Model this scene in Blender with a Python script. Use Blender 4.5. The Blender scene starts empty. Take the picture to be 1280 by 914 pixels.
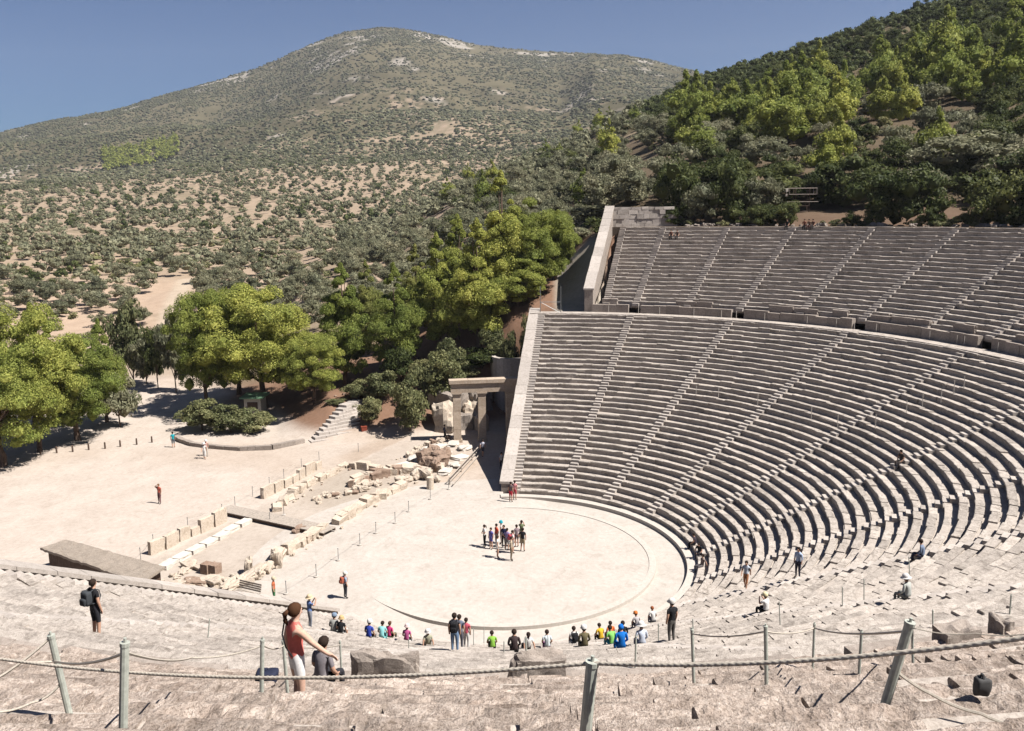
import bpy, bmesh, math, random
import numpy as np
from mathutils import Vector, Matrix
sc = bpy.context.scene
COL = sc.collection
R_ = math.radians
random.seed(7)

# ------------------------------------------------------------------ camera (solved from the photograph)
CX, CY, CZ = 55.39980559, 0.66841030, 23.24516319
YAW, PITCH, ROLL, FOC = 3.143087127, 0.176834112, -0.00989016, 1065.76945
FW = np.array([math.cos(PITCH)*math.cos(YAW), math.cos(PITCH)*math.sin(YAW), -math.sin(PITCH)])
_r = np.array([math.sin(YAW), -math.cos(YAW), 0.0]); _u = np.cross(_r, FW)
RT = math.cos(ROLL)*_r + math.sin(ROLL)*_u
UP = -math.sin(ROLL)*_r + math.cos(ROLL)*_u
CAM = np.array([CX, CY, CZ])
def ray(u, v):
    return FW + RT*((u-640)/FOC) + UP*((457-v)/FOC)
def at(u, v, z=0.0):
    d = ray(u, v); t = (z-CZ)/d[2]
    return Vector(CAM + t*d)
def zat(u, v, d):
    q = ray(u, v); return CZ + d*q[2]/math.hypot(q[0], q[1])
def xyd(u, d, v=300):
    q = ray(u, v); h = math.hypot(q[0], q[1]); return CX+d*q[0]/h, CY+d*q[1]/h
def proj(P):
    d = np.asarray(P, float)-CAM; w = d@FW
    return 640+FOC*(d@RT)/w, 457-FOC*(d@UP)/w, w
camd = bpy.data.cameras.new('camera'); cam = bpy.data.objects.new('camera', camd); COL.objects.link(cam)
camd.sensor_fit = 'HORIZONTAL'; camd.sensor_width = 36.0; camd.lens = FOC/1280*36.0
camd.clip_start = 0.1; camd.clip_end = 9000
M = Matrix((( RT[0], UP[0], -FW[0], CX), (RT[1], UP[1], -FW[1], CY), (RT[2], UP[2], -FW[2], CZ), (0, 0, 0, 1)))
cam.matrix_world = M
sc.camera = cam

# ------------------------------------------------------------------ light
SUN_AZ, SUN_EL = R_(71), R_(55.5)
w = bpy.data.worlds.new('World'); sc.world = w; w.use_nodes = True
nt = w.node_tree; nt.nodes.clear()
sky = nt.nodes.new('ShaderNodeTexSky'); sky.sky_type = 'NISHITA'; sky.sun_disc = False
sky.sun_elevation = SUN_EL; sky.sun_rotation = math.pi/2-SUN_AZ
sky.altitude = 300; sky.air_density = 1.0; sky.dust_density = 0.4; sky.ozone_density = 2.5
bg = nt.nodes.new('ShaderNodeBackground'); bg.inputs['Strength'].default_value = 0.055
ow = nt.nodes.new('ShaderNodeOutputWorld')
sg = nt.nodes.new('ShaderNodeMix'); sg.data_type = 'RGBA'; sg.blend_type = 'MULTIPLY'; sg.inputs[0].default_value = 1
sg.inputs[7].default_value = (.19, .30, .46, 1); nt.links.new(sky.outputs[0], sg.inputs[6])
nt.links.new(sg.outputs[2], bg.inputs['Color']); nt.links.new(bg.outputs[0], ow.inputs['Surface'])
sl = bpy.data.lights.new('sun', 'SUN'); so = bpy.data.objects.new('sun', sl); COL.objects.link(so)
sl.energy = 4.6; sl.angle = R_(0.5); sl.color = (1.0, 0.955, 0.905)
sd = Vector((math.cos(SUN_EL)*math.cos(SUN_AZ), math.cos(SUN_EL)*math.sin(SUN_AZ), math.sin(SUN_EL)))
so.rotation_euler = sd.to_track_quat('Z', 'Y').to_euler()
vs = sc.view_settings; vs.view_transform = 'Standard'; vs.look = 'None'; vs.gamma = 1; vs.exposure = 1.4
vs.use_curve_mapping = False
try:
    sc.cycles.max_bounces = 5; sc.cycles.diffuse_bounces = 4; sc.cycles.transmission_bounces = 3
    sc.cycles.use_denoising = True
except Exception: pass

# ------------------------------------------------------------------ helpers
def vnoise(P, scale=1.0, seed=0):
    P = np.asarray(P, float)*scale + seed*17.31
    i = np.floor(P).astype(np.int64); f = P-i; f = f*f*(3-2*f)
    def h(a, b, c):
        n = (a*374761393 + b*668265263 + c*2147483647 + seed*1013) & 0xffffffff
        n = ((n ^ (n >> 13))*1274126177) & 0xffffffff
        n = n ^ (n >> 16)
        return (n & 0xffff)/32767.5-1
    x, y, z = i[:, 0], i[:, 1], i[:, 2]
    r = 0
    for dx in (0, 1):
        for dy in (0, 1):
            for dz in (0, 1):
                wgt = (f[:, 0] if dx else 1-f[:, 0])*(f[:, 1] if dy else 1-f[:, 1])*(f[:, 2] if dz else 1-f[:, 2])
                r = r + wgt*h(x+dx, y+dy, z+dz)
    return r
def fbm(P, scale, seed=0, o=3):
    return sum(vnoise(P, scale*2**k, seed+k)/2**k for k in range(o))
def tag(o, label=None, cat=None, group=None, kind=None):
    if label: o['label'] = label
    if cat: o['category'] = cat
    if group: o['group'] = group
    if kind: o['kind'] = kind
    return o
def link(name, me, mats=(), parent=None):
    o = bpy.data.objects.new(name, me); COL.objects.link(o)
    for m in mats: me.materials.append(m)
    if parent: o.parent = parent
    return o
def empty(name, loc=(0, 0, 0), rz=0.0):
    o = bpy.data.objects.new(name, None); COL.objects.link(o)
    o.empty_display_size = .2; o.location = loc; o.rotation_euler = (0, 0, rz); return o
def copy_tree(o, parent=None):
    c = o.copy(); COL.objects.link(c); c.parent = parent
    for k in KIDS.get(o, o.children): copy_tree(k, c)
    return c
KIDS = {}
def mesh_np(name, V, F, mi=None, smooth=False):
    V = np.asarray(V, np.float32); me = bpy.data.meshes.new(name)
    me.from_pydata(V.tolist() if len(V) < 3000 else V, [], F.tolist() if isinstance(F, np.ndarray) else F)
    if mi is not None: me.polygons.foreach_set('material_index', np.asarray(mi, np.int32))
    if smooth: me.polygons.foreach_set('use_smooth', np.ones(len(me.polygons), bool))
    me.update(); return me
class MB:
    def __init__(s): s.v = []; s.f = []; s.m = []
    def add(s, V, F, m=0):
        n = len(s.v); s.v.extend([tuple(map(float, p)) for p in V]); s.f.extend([tuple(int(i)+n for i in q) for q in F]); s.m.extend([m]*len(F))
    def box(s, c, size, R=None, m=0, taper=0.0, jit=0.0):
        V = []
        for z in (-.5, .5):
            k = 1-taper*(z+.5)
            for x, y in ((-.5, -.5), (.5, -.5), (.5, .5), (-.5, .5)):
                p = Vector((x*size[0]*k, y*size[1]*k, z*size[2]))
                if jit: p += Vector((random.uniform(-jit, jit), random.uniform(-jit, jit), random.uniform(-jit, jit)))
                if R is not None: p = R @ p
                V.append(p+Vector(c))
        s.add(V, [(3, 2, 1, 0), (4, 5, 6, 7), (0, 1, 5, 4), (1, 2, 6, 5), (2, 3, 7, 6), (3, 0, 4, 7)], m)
    def tube(s, pts, rad, n=6, m=0, cap=True, twist=None):
        pts = [Vector(p) for p in pts]
        if not hasattr(rad, '__len__'): rad = [rad]*len(pts)
        V = []; F = []; ref = None
        for i, p in enumerate(pts):
            t = (pts[min(i+1, len(pts)-1)]-pts[max(i-1, 0)]).normalized()
            a = t.cross(Vector((0, 0, 1)))
            if a.length < .05: a = t.cross(Vector((1, 0, 0)))
            a.normalize(); b = t.cross(a)
            for k in range(n):
                an = 2*math.pi*k/n
                r = rad[i]*(1+(twist(i, an) if twist else 0))
                V.append(p+a*(math.cos(an)*r)+b*(math.sin(an)*r))
        for i in range(len(pts)-1):
            for k in range(n):
                F.append((i*n+k, i*n+(k+1) % n, (i+1)*n+(k+1) % n, (i+1)*n+k))
        if cap:
            F.append(tuple(range(n-1, -1, -1))); F.append(tuple(range((len(pts)-1)*n, len(pts)*n)))
        s.add(V, F, m)
    def build(s, name, mats, parent=None, smooth=False):
        me = mesh_np(name, s.v, s.f, s.m, smooth)
        return link(name, me, mats if isinstance(mats, (list, tuple)) else [mats], parent)
def ico(sub):
    bm = bmesh.new(); bmesh.ops.create_icosphere(bm, subdivisions=sub, radius=1)
    V = np.array([v.co[:] for v in bm.verts]); F = [tuple(v.index for v in f.verts) for f in bm.faces]; bm.free(); return V, F
ICO1 = ico(1); ICO2 = ico(2); ICO3 = ico(3)

# ------------------------------------------------------------------ materials
def newmat(name):
    m = bpy.data.materials.new(name); m.use_nodes = True; t = m.node_tree; t.nodes.clear()
    o = t.nodes.new('ShaderNodeOutputMaterial'); b = t.nodes.new('ShaderNodeBsdfPrincipled')
    t.links.new(b.outputs[0], o.inputs['Surface']); b.inputs['Specular IOR Level'].default_value = .15
    b.inputs['Roughness'].default_value = .85
    return m, t, b, o
def N(t, k, **kw):
    n = t.nodes.new('ShaderNode'+k)
    for a, b in kw.items(): setattr(n, a, b)
    return n
def noise(t, vec, scale, detail=4, rough=.6, dist=0):
    n = N(t, 'TexNoise'); n.inputs['Scale'].default_value = scale; n.inputs['Detail'].default_value = detail
    n.inputs['Roughness'].default_value = rough; n.inputs['Distortion'].default_value = dist
    if vec: t.links.new(vec, n.inputs['Vector'])
    return n.outputs['Fac']
def ramp(t, fac, stops):
    r = N(t, 'ValToRGB'); e = r.color_ramp.elements
    while len(e) < len(stops): e.new(.5)
    for q, (p, c) in zip(e, stops):
        q.position = p; q.color = (*c, 1) if len(c) == 3 else c
    t.links.new(fac, r.inputs[0]); return r.outputs[0]
def mixc(t, fac, a, b, mode='MIX'):
    n = N(t, 'Mix', data_type='RGBA', blend_type=mode)
    for s, v in ((0, fac), (6, a), (7, b)):
        if hasattr(v, 'node'): t.links.new(v, n.inputs[s])
        else: n.inputs[s].default_value = v if not isinstance(v, tuple) else (*v, 1)
    return n.outputs[2]
def bump(t, b, h, strength=.4, dist=.05):
    n = N(t, 'Bump'); n.inputs['Strength'].default_value = strength; n.inputs['Distance'].default_value = dist
    t.links.new(h, n.inputs['Height']); t.links.new(n.outputs[0], b.inputs['Normal'])
def wpos(t): return N(t, 'NewGeometry').outputs['Position']
def opos(t): return N(t, 'TexCoord').outputs['Object']
ALB = .73
def stone(name, dark, mid, light, s=1.0, bs=.5, bd=.04, lich=.5, island=.25, patch=0):
    dark, mid, light = [tuple(x*ALB for x in q) for q in (dark, mid, light)]
    m, t, b, o = newmat(name); p = wpos(t)
    n1 = noise(t, p, 0.9*s, 5, .65); n2 = noise(t, p, 6*s, 6, .7); n3 = noise(t, p, 28*s, 4, .7)
    c = ramp(t, n1, [(.3, mid), (.55, light), (.72, mid)])
    c2 = ramp(t, n2, [(.30, dark), (.48, mid), (.66, light)])
    c = mixc(t, .55, c, c2)
    sp = ramp(t, n3, [(.36, (.45, .42, .38)), (.52, (1, 1, 1))])
    c = mixc(t, lich, c, sp, 'MULTIPLY')
    if patch:
        n4 = noise(t, p, 1.7*s, 6, .75, .6)
        c = mixc(t, patch, c, ramp(t, n4, [(.38, (.40, .37, .34)), (.50, (.92, .90, .88)), (.70, (1.12, 1.1, 1.08))]), 'MULTIPLY')
    g = N(t, 'NewGeometry').outputs['Random Per Island']
    gi = ramp(t, g, [(0, (1-island,)*3), (1, (1, 1, 1))])
    c = mixc(t, 1.0, c, gi, 'MULTIPLY')
    t.links.new(c, b.inputs['Base Color'])
    h = mixc(t, .5, n2, n3); bump(t, b, h, bs, bd); b.inputs['Roughness'].default_value = .9
    return m
def plain(name, c, rough=.7, var=.15, s=8, metal=0, spec=.2):
    c = tuple(x*ALB for x in c); m, t, b, o = newmat(name); n = noise(t, opos(t), s, 4)
    lo = tuple(x*(1-var) for x in c); hi = tuple(min(1, x*(1+var)) for x in c)
    t.links.new(ramp(t, n, [(.3, lo), (.7, hi)]), b.inputs['Base Color'])
    b.inputs['Roughness'].default_value = rough; b.inputs['Metallic'].default_value = metal; b.inputs['Specular IOR Level'].default_value = spec
    return m
def foliage_mat(name, dark, mid, light, trans=.25, dry=None):
    m, t, b, o = newmat(name)
    g = N(t, 'NewGeometry'); oi = N(t, 'ObjectInfo')
    c = ramp(t, g.outputs['Random Per Island'], [(0, dark), (.45, mid), (1, light)])
    n = noise(t, g.outputs['Position'], .35, 3)
    c = mixc(t, .6, c, ramp(t, n, [(.3, (.62, .72, .7)), (.7, (1.18, 1.1, 1))]), 'MULTIPLY')
    hs = N(t, 'HueSaturation'); t.links.new(c, hs.inputs['Color'])
    mr = N(t, 'MapRange'); t.links.new(oi.outputs['Random'], mr.inputs[0]); mr.inputs[3].default_value = .72; mr.inputs[4].default_value = 1.2
    t.links.new(mr.outputs[0], hs.inputs['Value'])
    mr2 = N(t, 'MapRange'); t.links.new(oi.outputs['Random'], mr2.inputs[0]); mr2.inputs[3].default_value = .515; mr2.inputs[4].default_value = .485
    t.links.new(mr2.outputs[0], hs.inputs['Hue'])
    c = hs.outputs[0]
    t.links.new(c, b.inputs['Base Color']); b.inputs['Roughness'].default_value = .6; b.inputs['Specular IOR Level'].default_value = .12
    tr = N(t, 'BsdfTranslucent'); t.links.new(c, tr.inputs['Color'])
    mx = N(t, 'MixShader'); mx.inputs[0].default_value = trans
    t.links.new(b.outputs[0], mx.inputs[1]); t.links.new(tr.outputs[0], mx.inputs[2]); t.links.new(mx.outputs[0], o.inputs['Surface'])
    return m
MAT = {}
MAT['seat'] = stone('seat_stone', (.23, .20, .175), (.49, .435, .385), (.70, .635, .565), 1.3, .9, .06, .65, .28, .65)
MAT['near'] = stone('near_seat_stone', (.12, .088, .066), (.46, .365, .30), (.84, .725, .63), 1.25, 1.0, .08, .8, .32, .6)
MAT['bed'] = stone('seat_bed_earth', (.20, .165, .135), (.38, .33, .285), (.52, .46, .40), .8, .6, .05, .4, 0)
MAT['coping'] = stone('coping_stone', (.26, .22, .185), (.46, .41, .36), (.56, .50, .45), .7, .35, .03, .35)
MAT['wall'] = stone('wall_stone', (.17, .14, .115), (.32, .27, .23), (.44, .38, .33), 1.2, .6, .05, .5)
MAT['marble'] = stone('pale_stone', (.50, .43, .35), (.70, .63, .54), (.78, .73, .66), .8, .4, .03, .3)
MAT['ruin'] = stone('ruin_stone', (.34, .255, .18), (.60, .49, .38), (.76, .66, .545), 1.1, .6, .06, .45)
MAT['redstone'] = stone('reddish_stone', (.16, .09, .06), (.33, .22, .16), (.46, .35, .27), 1.1, .7, .06, .5)
MAT['gate'] = stone('gate_stone', (.28, .19, .12), (.48, .37, .27), (.60, .50, .40), 1.0, .4, .03, .35)
MAT['kerb'] = stone('kerb_stone', (.38, .33, .28), (.52, .47, .41), (.60, .55, .49), 1.0, .2, .02, .2)
MAT['post'] = plain('post_paint', (.40, .415, .36), .5, .2, 20, .0, .4)
MAT['rope'] = plain('rope_fibre', (.47, .42, .35), .9, .25, 60)
MAT['thatch'] = stone('thatch_reed', (.16, .12, .085), (.30, .25, .20), (.42, .36, .30), 2.2, .9, .05, .6, .1)
MAT['dkwood'] = plain('brown_timber', (.095, .062, .045), .8, .3, 5)
MAT['wood'] = plain('grey_timber', (.36, .31, .26), .85, .25, 6)
MAT['steel'] = plain('grey_steel', (.25, .26, .26), .45, .15, 10, .6, .4)
MAT['bark'] = plain('bark', (.13, .09, .065), .95, .4, 6)
MAT['pine'] = foliage_mat('pine_needles', (.11, .135, .030), (.255, .285, .066), (.375, .39, .11), .45)
MAT['pinedull'] = foliage_mat('dull_pine_needles', (.085, .10, .03), (.19, .205, .06), (.28, .285, .09), .4)
MAT['olive'] = foliage_mat('olive_leaves', (.10, .10, .060), (.185, .184, .114), (.265, .258, .170), .38)
MAT['oak'] = foliage_mat('evergreen_leaves', (.028, .040, .012), (.068, .082, .027), (.125, .138, .048), .35)
MAT['shrub'] = foliage_mat('shrub_leaves', (.08, .088, .038), (.165, .17, .078), (.25, .24, .12), .35)
MAT['maquis'] = foliage_mat('maquis_leaves', (.042, .043, .022), (.073, .071, .038), (.122, .115, .063), .1)
# ------------------------------------------------------------------ people: one continuous skinned body per pose
BASEJ = dict(pel=(0, 0, .94, .150), wai=(0, 0, 1.08, .128), che=(0, 0, 1.27, .150), upc=(0, 0, 1.39, .118), nec=(.012, 0, 1.475, .056), hb=(.025, 0, 1.55, .074), hm=(.03, 0, 1.62, .098), ht=(.022, 0, 1.685, .074),
  shL=(0, .165, 1.40, .066), elL=(-.02, .215, 1.13, .045), wrL=(.04, .215, .90, .032), haL=(.06, .205, .82, .036),
  shR=(0, -.165, 1.40, .066), elR=(-.02, -.215, 1.13, .045), wrR=(.04, -.215, .90, .032), haR=(.06, -.205, .82, .036),
  hiL=(0, .085, .88, .108), knL=(.02, .095, .49, .062), anL=(-.02, .10, .09, .042), toL=(.13, .12, .042, .042),
  hiR=(0, -.085, .88, .108), knR=(.02, -.095, .49, .062), anR=(-.02, -.10, .09, .042), toR=(.13, -.12, .042, .042))
BONES = [('pel', 'wai'), ('wai', 'che'), ('che', 'upc'), ('upc', 'nec'), ('nec', 'hb'), ('hb', 'hm'), ('hm', 'ht')]
for s in 'LR': BONES += [('upc', 'sh'+s), ('sh'+s, 'el'+s), ('el'+s, 'wr'+s), ('wr'+s, 'ha'+s), ('pel', 'hi'+s), ('hi'+s, 'kn'+s), ('kn'+s, 'an'+s), ('an'+s, 'to'+s)]
def J(**kw):
    d = dict(BASEJ)
    for k, v in kw.items(): d[k] = (*v, BASEJ[k][3])
    return d
def lean(d, ang, keys=('wai', 'che', 'upc', 'nec', 'hb', 'hm', 'ht', 'shL', 'shR', 'elL', 'elR', 'wrL', 'wrR', 'haL', 'haR')):
    d = dict(d); c, s = math.cos(ang), math.sin(ang); z0 = d['pel'][2]
    for k in keys:
        x, y, z, r = d[k]; z -= z0; d[k] = (x*c+z*s, y, z0+z*c-x*s, r)
    return d
POSES = {}
POSES['stand'] = J()
POSES['hips'] = J(elL=(-.06, .34, 1.16), wrL=(.06, .20, 1.00), haL=(.08, .14, .98), anL=(-.02, .13, .09), toL=(.12, .17, .042))
POSES['cross'] = J(elL=(.06, .25, 1.14), wrL=(.20, .06, 1.14), haL=(.21, -.02, 1.16), elR=(.06, -.25, 1.14), wrR=(.20, -.06, 1.12), haR=(.21, .02, 1.10))
POSES['walk'] = J(knL=(.16, .09, .50), anL=(.24, .09, .10), toL=(.38, .10, .06), knR=(-.04, -.09, .49), anR=(-.28, -.09, .13), toR=(-.16, -.10, .045), elL=(-.14, .21, 1.16), wrL=(-.16, .21, .93), haL=(-.15, .20, .85), elR=(.08, -.21, 1.14), wrR=(.24, -.20, .95), haR=(.29, -.19, .88))
POSES['photo'] = J(elL=(.20, .20, 1.24), wrL=(.30, .10, 1.46), haL=(.32, .06, 1.54), elR=(.20, -.20, 1.24), wrR=(.30, -.10, 1.46), haR=(.32, -.06, 1.54))
POSES['shade'] = J(elR=(.14, -.28, 1.46), wrR=(.14, -.10, 1.62), haR=(.12, -.04, 1.68), knL=(.06, .12, .49), anL=(.10, .16, .09), toL=(.24, .19, .042))
POSES['point'] = J(elR=(.15, -.27, 1.20), wrR=(.31, -.37, 1.04), haR=(.38, -.41, .99), elL=(-.05, .23, 1.13), wrL=(.0, .24, .90), haL=(.02, .235, .81), knL=(.04, .10, .50))
POSES['wave'] = J(elR=(.20, -.24, 1.50), wrR=(.34, -.22, 1.70), haR=(.37, -.21, 1.78))
S0 = .82
def seat(d, legs='down', ang=.18):
    d = dict(d)
    for k in d:
        x, y, z, r = d[k]; d[k] = (x, y, z-S0, r)
    for s, q in (('L', 1), ('R', -1)):
        d['hi'+s] = (.04, q*.09, .10, .105)
        if legs == 'down': kn, an, to = (.46, q*.12, .13), (.44, q*.12, -.29), (.58, q*.14, -.335)
        elif legs == 'up': kn, an, to = (.42, q*.13, .24), (.40, q*.12, -.20), (.54, q*.13, -.25)
        else: kn, an, to = (.36, q*.26, .15), (.34, -q*.03, -.02), (.40, -q*.14, -.05)
        d['kn'+s] = (*kn, .064); d['an'+s] = (*an, .042); d['to'+s] = (*to, .042)
    return lean(d, ang)
POSES['sit'] = seat(J(elL=(.06, .23, 1.15), wrL=(.26, .16, 1.02), haL=(.34, .14, .99), elR=(.06, -.23, 1.15), wrR=(.26, -.16, 1.02), haR=(.34, -.14, .99)))
POSES['sit_knees'] = seat(J(elL=(.14, .24, 1.17), wrL=(.34, .12, 1.09), haL=(.40, .06, 1.08), elR=(.14, -.24, 1.17), wrR=(.34, -.12, 1.09), haR=(.40, -.06, 1.08)), 'up', .34)
POSES['sit_back'] = seat(J(elL=(-.14, .24, 1.16), wrL=(-.24, .26, .93), haL=(-.26, .28, .86), elR=(-.14, -.24, 1.16), wrR=(-.24, -.26, .93), haR=(-.26, -.28, .86)), 'down', -.12)
POSES['sit_photo'] = seat(J(elL=(.20, .20, 1.24), wrL=(.30, .10, 1.46), haL=(.32, .06, 1.54), elR=(.20, -.20, 1.24), wrR=(.30, -.10, 1.46), haR=(.32, -.06, 1.54)), 'down', .1)
_pc = {}
def body(pose, fingers=False):
    key = (pose, fingers)
    if key in _pc: return _pc[key]
    d = POSES[pose]; names = list(d); idx = {n: i for i, n in enumerate(names)}
    V = [Vector(d[n][:3]) for n in names]; Rr = [d[n][3] for n in names]; E = [(idx[a], idx[b]) for a, b in BONES]; bn = list(BONES)
    def addv(p, r, pa):
        V.append(Vector(p)); Rr.append(r); E.append((pa, len(V)-1)); return len(V)-1
    h = V[idx['hm']]
    up = (V[idx['ht']]-V[idx['hb']]).normalized()
    addv(h+Vector((.105, 0, -.005)), .017, idx['hm'])                     # nose
    nd = len(names)
    if fingers:
        for s in 'LR':
            w_, a = V[idx['wr'+s]], V[idx['ha'+s]]; f = (a-w_).normalized(); q = f.cross(Vector((1, 0, 0)) if abs(f.x) < .8 else Vector((0, 0, 1))).normalized(); cu = f.cross(q)
            for k, (o_, l) in enumerate(((-.030, .072), (-.010, .082), (.010, .078), (.030, .060))):
                b_ = addv(a+f*.022+q*o_, .0095, idx['ha'+s]); c_ = addv(a+f*(.022+l*.55)+q*o_*1.15+cu*.006, .0085, b_); addv(a+f*(.022+l)+q*o_*1.2+cu*.022, .007, c_)
            t_ = addv(a-f*.02+q*.038, .011, idx['ha'+s]); addv(a+f*.02+q*.066+cu*.012, .009, t_)
    me = bpy.data.meshes.new('person_body'); me.from_pydata([v[:] for v in V], E, []); o = bpy.data.objects.new('person_body', me); COL.objects.link(o)
    sk = o.modifiers.new('skin', 'SKIN'); sk.use_smooth_shade = True; sk.branch_smoothing = .35
    for i, v in enumerate(me.skin_vertices[0].data): v.radius = (Rr[i], Rr[i]); v.use_root = (i == idx['pel'])
    sb = o.modifiers.new('sub', 'SUBSURF'); sb.levels = 1; sb.render_levels = 1
    dg = bpy.context.evaluated_depsgraph_get(); ev = o.evaluated_get(dg); m2 = bpy.data.meshes.new_from_object(ev)
    bpy.data.objects.remove(o); bpy.data.meshes.remove(me)
    nf = len(m2.polygons); c = np.zeros(nf*3); m2.polygons.foreach_get('center', c); c = c.reshape(-1, 3)
    best = np.full(nf, 9e9); bi = np.zeros(nf, int); bt = np.zeros(nf)
    for i, (a, b_) in enumerate(BONES):
        A, B = np.array(d[a][:3]), np.array(d[b_][:3]); ab = B-A; t = np.clip(((c-A)@ab)/(ab@ab), 0, 1)
        dist = np.linalg.norm(c-A-t[:, None]*ab, axis=1)-(d[a][3]*(1-t)+d[b_][3]*t)
        u = dist < best; best[u] = dist[u]; bi[u] = i; bt[u] = t[u]
    _pc[key] = (m2, bi, bt, c, d); return _pc[key]
_mc = {}
def cloth(c, rough=.85):
    c = tuple(c)
    if c not in _mc: _mc[c] = plain('cloth', c, rough, .12, 25, 0, .1)
    return _mc[c]
SKIN = [(.50, .30, .21), (.42, .24, .16), (.56, .36, .27)]
_vm = {}
def person(loc, rz, h, pose, label, top=(.5, .5, .5), bot=(.1, .1, .1), sleeve=.6, leg=1.0, skin=0, hair=(.03, .02, .015), hat=None, hatc=(.7, .68, .62), shoe=(.06, .05, .045), dress=False, tail=False, fingers=False, lift=0.0):
    m, bi, bt, c, d = body(pose, fingers)
    key = (pose, fingers, sleeve, leg, dress)
    if key not in _vm:
        m2 = m.copy(); mi = np.zeros(len(bi), np.int32)
        for i, (a, b_) in enumerate(BONES):
            s = bi == i
            if a in ('pel', 'wai', 'che') and b_ in ('wai', 'che', 'upc'): mi[s] = np.where((a == 'pel') & (bt[s] < .35) & (not dress), 2, 1)
            elif b_[:2] == 'sh' or (a == 'upc' and b_ == 'nec'): mi[s] = np.where((b_ == 'nec') & (bt[s] > .35), 0, 1 if sleeve > -.5 else np.where(bt[s] > .7, 0, 1))
            elif a[:2] == 'sh': mi[s] = np.where(bt[s] < sleeve, 1, 0)
            elif a[:2] == 'el': mi[s] = np.where(bt[s] < sleeve-1, 1, 0)
            elif b_[:2] == 'hi': mi[s] = 1 if dress else 2
            elif a[:2] == 'hi': mi[s] = np.where(bt[s] < leg*2, 1 if dress else 2, 0)
            elif a[:2] == 'kn': mi[s] = np.where(bt[s] < leg*2-1, 1 if dress else 2, np.where(bt[s] > .93, 3, 0))
            elif a[:2] == 'an': mi[s] = 3
        m2.polygons.foreach_set('material_index', mi); _vm[key] = m2
    me = _vm[key].copy()
    for mm in (cloth(SKIN[skin]), cloth(top), cloth(bot), cloth(shoe)): me.materials.append(mm)
    o = bpy.data.objects.new('person', me); COL.objects.link(o); s = h/1.76
    o.location = loc; o.location.z += lift; o.rotation_euler = (0, 0, rz); o.scale = (s, s, s); tag(o, label, 'person')
    hm = Vector(d['hm'][:3]); hb = Vector(d['hb'][:3]); up = (Vector(d['ht'][:3])-hb).normalized(); Rm = Vector((0, 0, 1)).rotation_difference(up).to_matrix()
    if hair is not None:
        v, f = ICO2; W_ = []; 
        for p in v:
            q = Vector(p); k = .108
            if q.x > .25 and q.z < .35: k = .088                                    # the face stays free
            if q.z < -.55: k *= .85
            W_.append((Rm @ (Vector((q.x*k*1.03-.012, q.y*k*.98, q.z*k*1.08+.012)))+hm)[:])
        mb = MB(); mb.add(W_, f)
        if tail: mb.tube([hm+Vector((-.10, 0, .03)), hm+Vector((-.155, .02, -.02)), hm+Vector((-.15, .03, -.12)), hm+Vector((-.12, .03, -.20))], [.03, .042, .035, .012], 8)
        mb.build('hair', [cloth(hair)], o, True)
    if hat:
        mb = MB(); br = {'cap': .125, 'sunhat': .20, 'bucket': .165}[hat]
        ring = [(.128, -.0), (.127, .05), (.115, .10), (.07, .135), (.0, .145)]
        V_ = []; n_ = 14
        for r, z in ring:
            for k in range(n_): V_.append((Rm @ Vector((r*math.cos(6.283*k/n_), r*math.sin(6.283*k/n_), z+.035))+hm)[:])
        F_ = [(j*n_+k, j*n_+(k+1) % n_, (j+1)*n_+(k+1) % n_, (j+1)*n_+k) for j in range(len(ring)-1) for k in range(n_)]
        mb.add(V_, F_); V_ = []
        for z in (.0, -.014):
            for r in (.11, br):
                for k in range(n_):
                    a = 6.283*k/n_; rr = r if hat != 'cap' or r < .12 else (br+(.085*max(0, math.cos(a))**1.5)); V_.append((Rm @ Vector((rr*math.cos(a), rr*math.sin(a), z+.04-(.02 if r > .12 else 0)))+hm)[:])
        F_ = []
        for k in range(n_):
            k2 = (k+1) % n_; F_ += [(k, k2, n_+k2, n_+k), (2*n_+k, 3*n_+k, 3*n_+k2, 2*n_+k2), (n_+k, n_+k2, 3*n_+k2, 3*n_+k)]
        mb.add(V_, F_); mb.build('hat', [cloth(hatc)], o, True)
    if fingers:
        for y in (.034, -.034):
            mb = MB(); v, f = ICO1; mb.add([(Rm @ Vector((.088+p[0]*.012, y+p[1]*.013, .008+p[2]*.008))+hm)[:] for p in v], f); mb.build('eye', [cloth((.02, .015, .012))], o, True)
        mb = MB(); mb.add([(Rm @ Vector((.090+p[0]*.009, p[1]*.024, -.052+p[2]*.007))+hm)[:] for p in ICO1[0]], ICO1[1]); mb.build('mouth', [cloth((.30, .10, .08))], o, True)
    return o
def backpack(p, label, col):
    d = POSES[p['pose']] if False else None
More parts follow.
